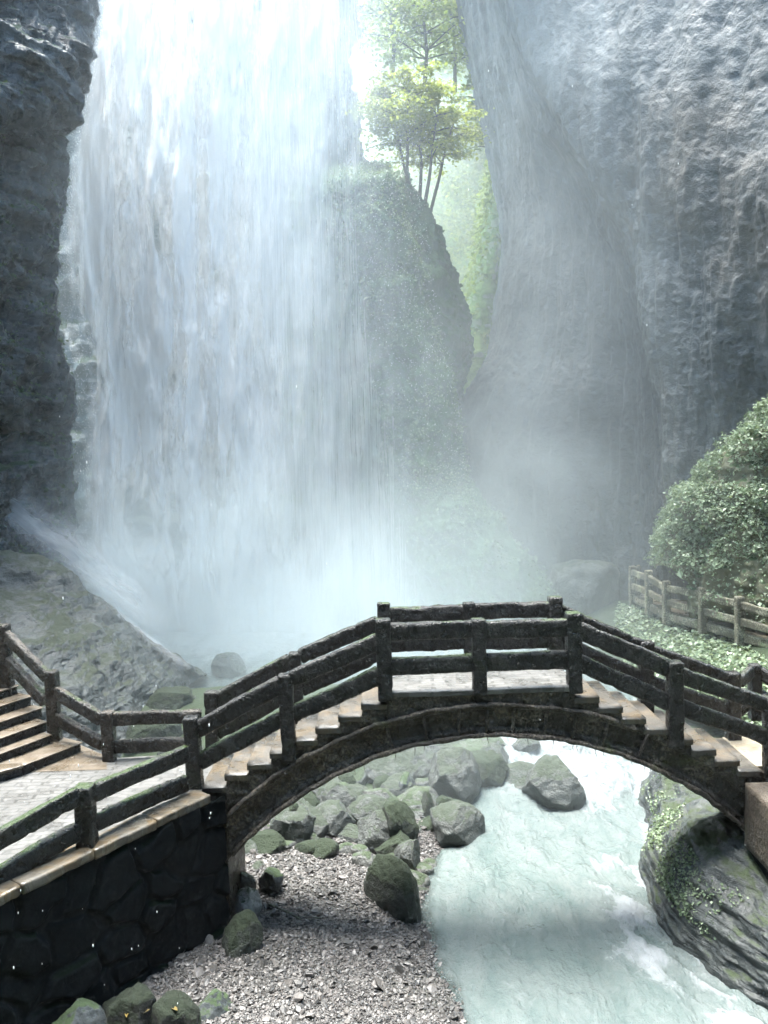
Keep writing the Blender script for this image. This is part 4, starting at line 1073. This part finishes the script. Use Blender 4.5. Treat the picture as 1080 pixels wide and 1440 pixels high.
# ------------------------------------------------------------------ boulders
def ground(x, Y):
    z = float(zterrain(np.array(x), np.array(Y)))
    return z
def boulder(px, pb, w, h, mat, label, seed, group=None, z0=None, cat='boulder', facets=10, depth=.95, rough=.12, sub=5, name='boulder', rot=None):
    z = .15
    for _ in range(6):
        c = PZ(px, pb, z if z0 is None else z0)
        zn = ground(c[0], c[1])
        if zn < zw(c[1]) - .05: zn = zw(c[1]) - .05
        if z0 is not None: zn = z0; break
        z = .5 * z + .5 * zn
    m = c[1] / F
    w = w * 1.12; h = h * 1.08; W = w * m; dep = math.atan2(CAMZ - zn, c[1])
    Dp = W * depth
    H = max(.38 * W, (h * m - .55 * Dp * math.sin(dep)) / math.cos(dep))
    v, f = rock_verts((W, Dp, H * 1.5), seed, sub, facets, rough)
    o = obj(name, mesh_np(name, v, tris=f, smooth=True), M[mat])
    o.location = (c[0], c[1] + Dp * .42, zn + H - H * .75)
    o.rotation_euler = (random.uniform(-.12, .12), random.uniform(-.12, .12), random.uniform(-.3, .3) if rot is None else rot)
    return tag(o, label, cat, group)
BL = [
 (557, 1303, 60, 90, 'boulder_green', 'tall dark green mossy boulder standing alone at the edge of the pebble beach', {'depth': 1.7, 'facets': 12, 'rot': .5}),
 (337, 1352, 54, 62, 'boulder_green', 'green mossy boulder against the foot of the dark bridge pier', {'z0': .22}),
 (344, 1288, 40, 36, 'quartz', 'dark rock streaked with white on the pebbles beside the pier', {'z0': .32}),
 (381, 1252, 34, 30, 'boulder_dark', 'small shiny black rock on the pebbles right of the pier', {'z0': .36}),
 (372, 1206, 56, 28, 'boulder_green', 'flat mossy slab lying on pebbles under the left end of the arch', {}),
 (331, 1262, 54, 40, 'boulder_grey', 'grey log-shaped stone touching the bridge pier', {'z0': .34, 'depth': .5}),
 (418, 1178, 36, 48, 'boulder_green', 'upright mossy boulder at the top left of the pebble beach', {}),
 (467, 1180, 72, 52, 'boulder', 'broad dark domed boulder at the top of the pebble beach', {}),
 (498, 1138, 50, 36, 'boulder', 'grey-green boulder behind the broad domed boulder', {}),
 (571, 1130, 36, 40, 'boulder_dark', 'small dark pointed boulder in the middle of the rock field', {}),
 (528, 1200, 62, 58, 'boulder', 'pale cracked boulder with its left half nearest the pebbles', {}),
 (563, 1196, 50, 66, 'boulder_green', 'greenish boulder pressed against the pale cracked boulder', {}),
 (572, 1230, 38, 48, 'boulder', 'stacked-looking rock just above the tall mossy boulder', {}),
 (601, 1160, 24, 44, 'boulder_green', 'narrow mossy rock leaning beside the milky side channel', {}),
 (641, 1140, 76, 84, 'boulder', 'largest grey boulder in the shallows under the middle of the arch', {}),
 (647, 1195, 78, 62, 'boulder', 'square mossy boulder standing in milky water below the largest boulder', {}),
 (635, 1160, 44, 40, 'boulder_green', 'wedge-shaped rock with a white splash between the two biggest shallows boulders', {}),
 (786, 1142, 84, 74, 'boulder', 'blocky mossy boulder in midstream below the white rapids', {'facets': 12}),
 (735, 1112, 56, 38, 'boulder', 'dark sloping rock left of the blocky midstream boulder', {}),
 (742, 1062, 42, 30, 'boulder', 'low rounded rock amid white rapids under the bridge crown', {}),
 (697, 1092, 44, 44, 'boulder', 'small hazy rock left of the rapids beside the stream', {}),
 (470, 1112, 100, 46, 'boulder_grey', 'long pale slab of rock under the left curve of the arch', {}),
 (620, 1072, 90, 36, 'boulder', 'hazy low boulder far back under the arch, left of the rapids', {}),
 (555, 1108, 120, 46, 'boulder', 'wide hazy boulder behind the rock field with driftwood on it', {}),
 (690, 1060, 60, 30, 'boulder_grey', 'pale hazy boulder far back just below the arch crown', {}),
 (318, 952, 46, 34, 'boulder', 'cone-shaped rock standing alone in the plunge pool', {'facets': 5, 'z0': 1.05}),
 (232, 1004, 62, 36, 'boulder_green', 'green topped rock behind the level rail near the pool', {'z0': 1.2}),
 (168, 1006, 58, 26, 'boulder_green', 'low mossy rock at the foot of the sloping slab', {'z0': 1.2}),
 (262, 1002, 40, 26, 'boulder', 'small grey rock at the pool edge beside the bridge post', {'z0': 1.1}),
 (200, 1060, 84, 52, 'boulder_green', 'flat moss-covered rock seen between the two rails behind the terrace', {}),
 (255, 1080, 70, 44, 'boulder', 'grey-green rock seen through the rails beside the bridge foot', {}),
 (842, 862, 110, 84, 'boulder', 'big hazy mossy rock on the far bank left of the walkway', {'z0': 1.4}),
 (962, 818, 46, 44, 'boulder_dark', 'dark rounded rock at the back of the walkway beside the ivy mound', {'z0': 2.9}),
 (895, 800, 70, 70, 'boulder', 'dim tall rock at the cliff foot where the walkway ends', {'z0': 2.3}),
 (1012, 1242, 90, 60, 'boulder_green', 'mossy boulder under the right foot of the bridge', {'z0': .6}),
 (165, 1498, 92, 92, 'boulder_moss_dark', 'moss-covered rock with fallen leaves at the bottom of the dark wall', {'z0': .22}),
 (236, 1484, 80, 76, 'boulder_moss_dark', 'bright mossy rock second along the foot of the dark wall', {'z0': .22}),
 (292, 1456, 60, 52, 'boulder_dark', 'brown flat topped rock at the foot of the wall beside the pebbles', {'z0': .2}),
 (100, 1516, 88, 90, 'boulder_dark', 'dark rock at the bottom left corner below the wall', {'z0': .3}),
]
for i, (px, pb, w, h, mt, lab, kw) in enumerate(BL):
    boulder(px, pb, w, h, mt, lab, 600 + i * 7, **kw)
rr = random.Random(17)
small = [(430,1206),(455,1212),(486,1204),(510,1222),(534,1224),(548,1238),(566,1248),(586,1252),(560,1216),(596,1236),(592,1262),(604,1226),(440,1190),(400,1200),(420,1140),(452,1150),(536,1140),(546,1120),(590,1116),(612,1108),(604,1178),(668,1082),(420,1168),(520,1160),(580,1180),(340,1210),(362,1230),(585,1086),(640,1062),(520,1092),(505,1208)]
for i, (px, pb) in enumerate(small):
    s = rr.uniform(16, 32)
    boulder(px, pb, s * 1.3, s * .95, rr.choice(['boulder', 'boulder_green', 'boulder_grey']), 'small rounded rock among the boulders along the top of the beach', 900 + i * 5, 'small rocks between the boulders', sub=3, cat='rock', name='small_rock')

rr = random.Random(23)
for i in range(40):
    px, pb = rr.uniform(405, 690), rr.uniform(1070, 1215)
    if pb > 1225 - abs(px - 590) * .2 or (px > 606 and pb > 1128) or pb < 1150 - (px - 400) * .5: continue
    w_b = rr.uniform(38, 72)
    boulder(px, pb, w_b, w_b * rr.uniform(.6, .85), rr.choice(['boulder', 'boulder', 'boulder_grey', 'boulder_green']), 'grey-green boulder packed in the hazy rock field under the arch', 1200 + i * 3, 'boulders filling the rock field')
# driftwood
def log_(label, pts, r, cat='driftwood', m=8, name='driftwood_log'):
    pts = np.array(pts); 
    pth = catmull(pts, 16); rad = np.interp(np.linspace(0, 1, 16), [0, .5, 1], [r, r * .9, r * .55])
    v, f = tube(pth, rad, m, 5, .35); c = pth[0]
    o = obj(name, mesh_np(name, v - c, faces=f), M['driftwood']); o.location = c
    return tag(o, label, cat)
log_('dark driftwood log lying across hazy rocks under the left of the arch', [P(515, 1086, 17.2), P(540, 1080, 17.1), P(572, 1072, 17.2)], .13)
log_('short upright driftwood stub among hazy rocks under the arch', [P(602, 1090, 17), P(601, 1078, 17), P(599, 1062, 17)], .09)
log_('thin dark stick lying on the pebbles right of the pier', [PZ(378, 1272, .40), PZ(400, 1281, .40), PZ(425, 1294, .38)], .016, 'stick', name='stick')
log_('short thin twig on the pebbles beside the longer stick', [PZ(426, 1290, .38), PZ(440, 1290, .37), PZ(455, 1292, .37)], .011, 'stick', name='stick')
log_('dark branch wedged on rocks under the left curve of the arch', [P(418, 1122, 15.6), P(445, 1128, 15.4), P(468, 1134, 15.3)], .06)

# fallen leaves by the wall foot
lv = [(178, 1428, .62), (205, 1424, .62), (245, 1420, .55)]
from mathutils.bvhtree import BVHTree
bpy.context.view_layer.update()
trees_ = []
for o in [q for q in COL.objects if q.name.startswith('boulder') and q.location.x < -1.6 and q.location.y < 11]:
    mw = o.matrix_world
    trees_.append(BVHTree.FromPolygons([mw @ q.co for q in o.data.vertices], [list(q.vertices) for q in o.data.polygons]))
for i, (a, b, z) in enumerate(lv):
    tgt = PZ(a, b, z); dr = Vector(tgt - CAM).normalized(); best = None
    for tr in trees_:
        h = tr.ray_cast(Vector(CAM), dr)
        if h[0] is not None and (best is None or h[3] < best[3]): best = h
    p = np.array(best[0]) + np.array([0, 0, .012]) if best else tgt
    r_ = random.Random(i); an = r_.uniform(0, 6); L = r_.uniform(.035, .06)
    d = np.array([math.cos(an), math.sin(an), 0]); s = np.array([-d[1], d[0], 0]); up = np.array([0, 0, 1])
    vv = [(-d * L), (-d * L * .3 + s * L * .42 + up * .012), (d * L * .4 + s * L * .35 + up * .016), d * L, (d * L * .4 - s * L * .35 + up * .012), (-d * L * .3 - s * L * .42 + up * .016), np.zeros(3)]
    me = mesh_np('fallen_leaf', np.array(vv), faces=[[6, 0, 1], [6, 1, 2], [6, 2, 3], [6, 3, 4], [6, 4, 5], [6, 5, 0]], smooth=False)
    o = obj('fallen_leaf', me, M['dry_leaf']); o.location = p
    tag(o, 'small yellow fallen leaf on the mossy rocks at the foot of the dark wall', 'leaf', 'fallen leaves at the wall foot')

# ------------------------------------------------------------------ foliage
def leafy(name, pts, nrm, size, mat, seed, label, cat, spread=.6):
    nrm = nrm * .6 + np.array([0, -.1, .7])
    tag(obj(name, leaves(name, pts, nrm, size, seed, spread), M[mat]), label, cat, kind='stuff')
rr = np.random.default_rng(801)
g = CLIFFS['ivy_mound']; w_ = np.ones(g.shape[:2]); w_[-26:, :] = .12; w_[:, :14] *= .3
p, n = scatter(g, 125000, 802, w_); clump = fbm(p * 1.3, 3, 803)
k = clump + .35 * rr.normal(size=len(p)) > -.32; p, n = p[k], n[k]
leafy('ivy', p + n * (rr.uniform(.0, .16, (len(p), 1)) + .45 * np.clip(fbm(p * 1.7, 4, 806), -.35, 1)[:, None]), n, np.exp(rr.normal(-2.92, .40, len(p))), 'ivy', 804, 'dense green ivy leaves covering the mound above the walkway', 'ivy')
p, n = scatter(CLIFFS['leafy_bank'], 9000, 811); k = fbm(p * .9, 3, 812) + .3 * rr.normal(size=len(p)) > -.2
leafy('ground_cover', (p + n * rr.uniform(0, .12, (len(p), 1)))[k], n[k], rr.uniform(.07, .15, k.sum()), 'ivy', 813, 'low green leaves covering the bank below the walkway', 'ground cover')
g = CLIFFS['green_cliff']
p, n = scatter(g, 70000, 821); k = (fbm(p * 1.1, 5, 822, gain=.65) + .10 * rr.normal(size=len(p)) > -.02)
leafy('cliff_ferns', (p + n * rr.uniform(0, .2, (len(p), 1)))[k], n[k], np.exp(rr.normal(-2.5, .35, k.sum())), 'fern_lit', 823, 'green ferns clothing the cliff right of the waterfall', 'ferns', .7)
g = CLIFFS['left_cliff']; p, n = scatter(g, 30000, 827); k = (n[:, 2] > .12) & (fbm(p * .8, 4, 828) + .25 * rr.normal(size=len(p)) > .06) & (p[:, 2] < 17)
leafy('cliff_moss', (p + n * rr.uniform(0, .1, (len(p), 1)))[k], n[k], rr.uniform(.05, .15, k.sum()), 'shrub', 829, 'dark moss and small ferns on the ledges of the left cliff', 'moss', .7)
g = CLIFFS['dark_buttress']; w_ = np.ones(g.shape[:2]); w_[40:, :] = .10
p, n = scatter(g, 9000, 831, w_)
leafy('buttress_shrubs', p + n * rr.uniform(0, .3, (len(p), 1)), n, rr.uniform(.10, .26, len(p)), 'shrub', 833, 'dark shrubs growing over the head of the rock buttress', 'shrubs', .8)
g = CLIFFS['gorge_slope']
p, n = scatter(g, 90000, 841); k = fbm(p * .22, 4, 842) + .2 * rr.normal(size=len(p)) > -.12; p, n = p[k], n[k]
leafy('gorge_foliage', p + n * rr.uniform(0, 1.2, (len(p), 1)), n, rr.uniform(.16, .36, len(p)), 'gorge_leaf', 843, 'pale sunlit foliage filling the far side of the gorge', 'foliage', .9)
g = CLIFFS['gorge_buttress']
p, n = scatter(g, 9000, 851); k = fbm(p * .4, 4, 852) + .2 * rr.normal(size=len(p)) > .0; p, n = p[k], n[k]
leafy('gorge_ledge_plants', p + n * rr.uniform(0, .5, (len(p), 1)), n, rr.uniform(.2, .42, len(p)), 'gorge_leaf', 853, 'sunlit plants hanging on the narrow rock pillar in the gorge', 'plants', .8)
g = CLIFFS['river_bank_rock']; w_ = np.zeros(g.shape[:2]); w_[50:95, 70:190] = 1
p, n = scatter(g, 9000, 861, w_); k = (fbm(p * 1.5, 4, 862) + .2 * rr.normal(size=len(p)) > 0.02); p, n = p[k], n[k]
leafy('bank_moss', p + n * rr.uniform(0, .03, (len(p), 1)), n, rr.uniform(.022, .06, len(p)), 'ivy', 863, 'moss and tiny plants on the rim of the right river bank', 'moss', .8)

def tree(base, top, spread, nl, seed, label, mat='tree_leaf', trunk_r=.09, leaf=(.11, .22), tiers=7, crown_from=.5, group='slender trees in the gorge', lean=0.0, name='tree'):
    rg = np.random.default_rng(seed); base = np.array(base); top = np.array(top)
    H = np.linalg.norm(top - base)
    root = empty(name, tuple(base), label, 'tree', group)
    t = np.linspace(0, 1, 14)[:, None]
    path = base + (top - base) * t + np.stack([np.interp(t[:, 0], [0, .3, .6, 1], [0, *rg.normal(0, .02 * H, 2), 0]), rg.normal(0, .004 * H, 14), t[:, 0] * 0], -1)
    mb = MB(); v, f = tube(path, np.linspace(trunk_r, trunk_r * .25, 14), 7, seed, .2); mb.add(v, f)
    pts = []; 
    for k in range(tiers):
        f_ = crown_from + (1 - crown_from) * (k + .3) / tiers
        b = path[min(13, int(f_ * 13))]
        for j in range(3):
            an = rg.uniform(0, 6.28); L = spread * rg.uniform(.45, 1.0) * (1.1 - .5 * (k / tiers))
            e = b + np.array([math.cos(an) * L, math.sin(an) * L * .8, rg.uniform(.0, .25) * L])
            m_ = (b + e) / 2 + np.array([0, 0, .10 * L])
            v, f = tube(catmull(np.array([b, m_, e]), 7), np.linspace(trunk_r * .38, trunk_r * .1, 7), 5, seed + k, .1); mb.add(v, f)
            m = max(8, nl // (tiers * 3)); q = rg.random((m, 1)) ** .6
            c = b + (e - b) * (.25 + .95 * q)
            pts.append(c + rg.normal(size=(m, 3)) * np.array([.20, .20, .05]) * L)
    child('trunk', mb.mesh('trunk'), M['bark'], root)
    pts = np.concatenate(pts); nn = np.tile(np.array([[0, -.25, 1.0]]), (len(pts), 1))
    child('crown', leaves('crown', pts, nn, rg.uniform(*leaf, len(pts)), seed, .55), M[mat], root)
    return root
TR = [
 ((572, 268, 33.4), (576, 100, 33.2), 2.3, 1500, 'slender tree with the tallest bare trunk above the dark buttress, leftmost of its clump'),
 ((590, 286, 33.6), (592, 112, 33.8), 2.1, 1300, 'slender tree with a straight trunk in the middle of the buttress clump'),
 ((580, 278, 34.2), (548, 120, 34.4), 2.0, 1200, 'thin tree leaning left toward the waterfall from the buttress top'),
 ((597, 290, 33.5), (618, 138, 33.4), 1.9, 1100, 'slender tree leaning right over the bright gorge'),
 ((604, 302, 34.4), (646, 150, 35.5), 1.7, 900, 'spindly tree reaching out to the middle of the bright gorge'),
 ((597, 120, 42), (598, -40, 42), 3.8, 1500, 'larger pale tree at the top of the gorge behind the clump'),
 ((640, 130, 46), (636, -50, 46), 3.4, 1500, 'hazy pale tree near the top edge against the right cliff'),
 ((552, 110, 44), (560, -50, 44), 3.8, 1500, 'hazy pale tree at the top of the gorge half behind the falling water'),
 ((692, 236, 45), (664, 110, 45), 1.6, 800, 'thin tree clinging to the right cliff above the gorge'),
]
for i, (a, b, s, nl, lab) in enumerate(TR):
    far_ = a[2] > 40
    tree(P(*a), P(*b), s, int(nl * 2.0), 700 + i, lab, 'gorge_leaf' if far_ else 'tree_leaf', .12 if far_ else .085, (.16, .32) if far_ else (.10, .20), 8 if far_ else 7, .25 if far_ else .50)

# ------------------------------------------------------------------ drops in the air near the viewer
nd = 52; rr = np.random.default_rng(870)
oc = []
vi, fi = ico(1)
V = []; T = []
for k in range(nd):
    Y = rr.uniform(4.2, 9.0); c = P(rr.uniform(0, 1080), rr.uniform(20, 1430), Y) if k > 22 else P(rr.uniform(0, 300), rr.uniform(960, 1420), rr.uniform(4, 6.5))
    r = rr.uniform(.004, .008)
    vv = vi * np.array([r * .55, r * .55, r * 1.5]); vv[:, 0] *= 1 - .4 * np.clip(vi[:, 2], 0, 1)
    V.append(vv + c); T.append(fi + k * len(vi))
tag(obj('falling_drops', mesh_np('falling_drops', np.concatenate(V), tris=np.concatenate(T)), M['drops']), 'scattered white water drops falling through the air in front of the bridge', 'water drops', kind='stuff')

# ------------------------------------------------------------------ spray cloud and haze
def box(name, lo, hi):
    v = [(x, y, z) for x in (lo[0], hi[0]) for y in (lo[1], hi[1]) for z in (lo[2], hi[2])]
    return mesh_np(name, v, faces=[[0, 1, 3, 2], [4, 6, 7, 5], [0, 4, 5, 1], [2, 3, 7, 6], [0, 2, 6, 4], [1, 5, 7, 3]], smooth=False)
t = NT('haze_air'); pvn = t.n('ShaderNodeVolumePrincipled')
pvn.inputs['Color'].default_value = (.86, .91, .97, 1); pvn.inputs['Density'].default_value = .0003; pvn.inputs['Anisotropy'].default_value = .1
t.l(pvn.outputs[0], t.out.inputs['Volume'])
tag(obj('haze', box('haze', (-60, -40, -2.6), (60, 110, 62)), t.m), kind='stuff')

t = NT('waterfall_spray'); v = t.pos(); sx = t.n('ShaderNodeSeparateXYZ'); t.l(v, sx.inputs[0]); X, Yv, Z = sx.outputs
def gs(s, c, r):
    q = t.math('DIVIDE', t.math('SUBTRACT', s, c), r); return t.math('MULTIPLY', q, q)
def blob(amp, c, r):
    e = t.math('ADD', t.math('ADD', gs(X, c[0], r[0]), gs(Yv, c[1], r[1])), gs(Z, c[2], r[2]))
    return t.math('MULTIPLY', t.math('EXPONENT', t.math('MULTIPLY', e, -1.0)), amp)
SPRAY = [(.30, (-2.6, 21.8, -.2), (4.6, 2.5, 4.6)), (.085, (2.4, 23.5, 0.5), (3.6, 3.4, 6.0)), (.12, (.8, 17.6, -.2), (4.5, 3.2, 2.2)), (.20, (-7.0, 21.6, 3.4), (1.9, 1.3, 2.2)), (.30, (-6.0, 23.4, .5), (3.4, 2.2, 4.6)), (.026, (-4.0, 24.8, 11.0), (4.8, 2.6, 9.0))]
d = None
for a in SPRAY:
    b = blob(*a); d = b if d is None else t.math('ADD', d, b)
gen = t.math('MULTIPLY', t.math('MULTIPLY', t.rng(Yv, 14.5, 25.0), t.rng(Yv, 28.0, 36.0, 1.0, .06)), t.rng(X, 1.5, 6, .012, .036))
gen = t.math('ADD', gen, t.rng(Yv, 38.0, 48.0, 0.0, .055))
gen = t.math('MULTIPLY', gen, t.math('MULTIPLY', t.rng(X, 5.6, 8.4, 1.0, .32), t.math('MAXIMUM', t.rng(Z, 5.0, 20.0, 1.0, .42), t.rng(X, -1.0, 2.0, 1.0, 0.0))))
d = t.math('ADD', d, gen)
nz_ = t.noise(t.mapping(v, (1, 1, .8)), .22, 3, .6, .6)
d = t.math('MULTIPLY', d, t.rng(nz_, .30, .70, .35, 1.65))
pvn = t.n('ShaderNodeVolumePrincipled'); pvn.inputs['Color'].default_value = (.852, .940, .968, 1); pvn.inputs['Anisotropy'].default_value = .25
t.l(d, pvn.inputs['Density']); t.l(pvn.outputs[0], t.out.inputs['Volume'])
try: t.m.volume_step_rate = 1.0
except Exception: pass
try: t.m.cycles.volume_step_rate = 1.2
except Exception: pass
tag(obj('waterfall_mist', box('waterfall_mist', (-15, 13.6, -1.2), (13, 64, 34)), t.m), 'drifting pale spray cloud hanging in the gorge around the foot of the waterfall', 'mist', kind='stuff')

# ------------------------------------------------------------------ light
SUN = Vector((-.13, .16, 1.0)).normalized()
el = math.asin(SUN.z); az = math.atan2(SUN.x, SUN.y)
w = D.worlds.new('World'); scene.world = w; w.use_nodes = True
nt = w.node_tree; nt.nodes.clear()
sky = nt.nodes.new('ShaderNodeTexSky'); sky.sky_type = 'NISHITA'; sky.sun_disc = False
sky.sun_elevation = el; sky.sun_rotation = az % (2 * math.pi); sky.air_density = 1.3; sky.dust_density = 1.6
bg = nt.nodes.new('ShaderNodeBackground'); bg.inputs[1].default_value = .13
wo = nt.nodes.new('ShaderNodeOutputWorld'); tint = nt.nodes.new('ShaderNodeMix'); tint.data_type = 'RGBA'; tint.blend_type = 'MULTIPLY'; tint.inputs[0].default_value = 1; tint.inputs[7].default_value = (.86, 1.0, .96, 1); nt.links.new(sky.outputs[0], tint.inputs[6]); nt.links.new(tint.outputs[2], bg.inputs[0]); nt.links.new(bg.outputs[0], wo.inputs[0])
L = D.lights.new('sun', 'SUN'); L.energy = 3.3; L.angle = math.radians(34); L.color = (1.0, .97, .92)
lo = D.objects.new('sun', L); COL.objects.link(lo); lo.rotation_euler = SUN.to_track_quat('Z', 'Y').to_euler(); lo.location = SUN * 80

vs_ = scene.view_settings; vs_.view_transform = 'Standard'; vs_.look = 'None'; vs_.gamma = 1; vs_.exposure = 2.7; vs_.use_curve_mapping = False
scene.render.engine = 'CYCLES'
cy = scene.cycles
cy.max_bounces = 10; cy.diffuse_bounces = 3; cy.glossy_bounces = 3; cy.transmission_bounces = 4; cy.transparent_max_bounces = 24; cy.volume_bounces = 4
cy.use_denoising = True
cy.use_adaptive_sampling = True; cy.adaptive_threshold = .03; cy.adaptive_min_samples = 24
cy.time_limit = 800
try: cy.denoiser = 'OPENIMAGEDENOISE'; cy.denoising_input_passes = 'RGB_ALBEDO_NORMAL'
except Exception: pass
cy.volume_step_rate = 1.0; cy.volume_max_steps = 128
cy.caustics_reflective = False; cy.caustics_refractive = False; cy.sample_clamp_indirect = 6
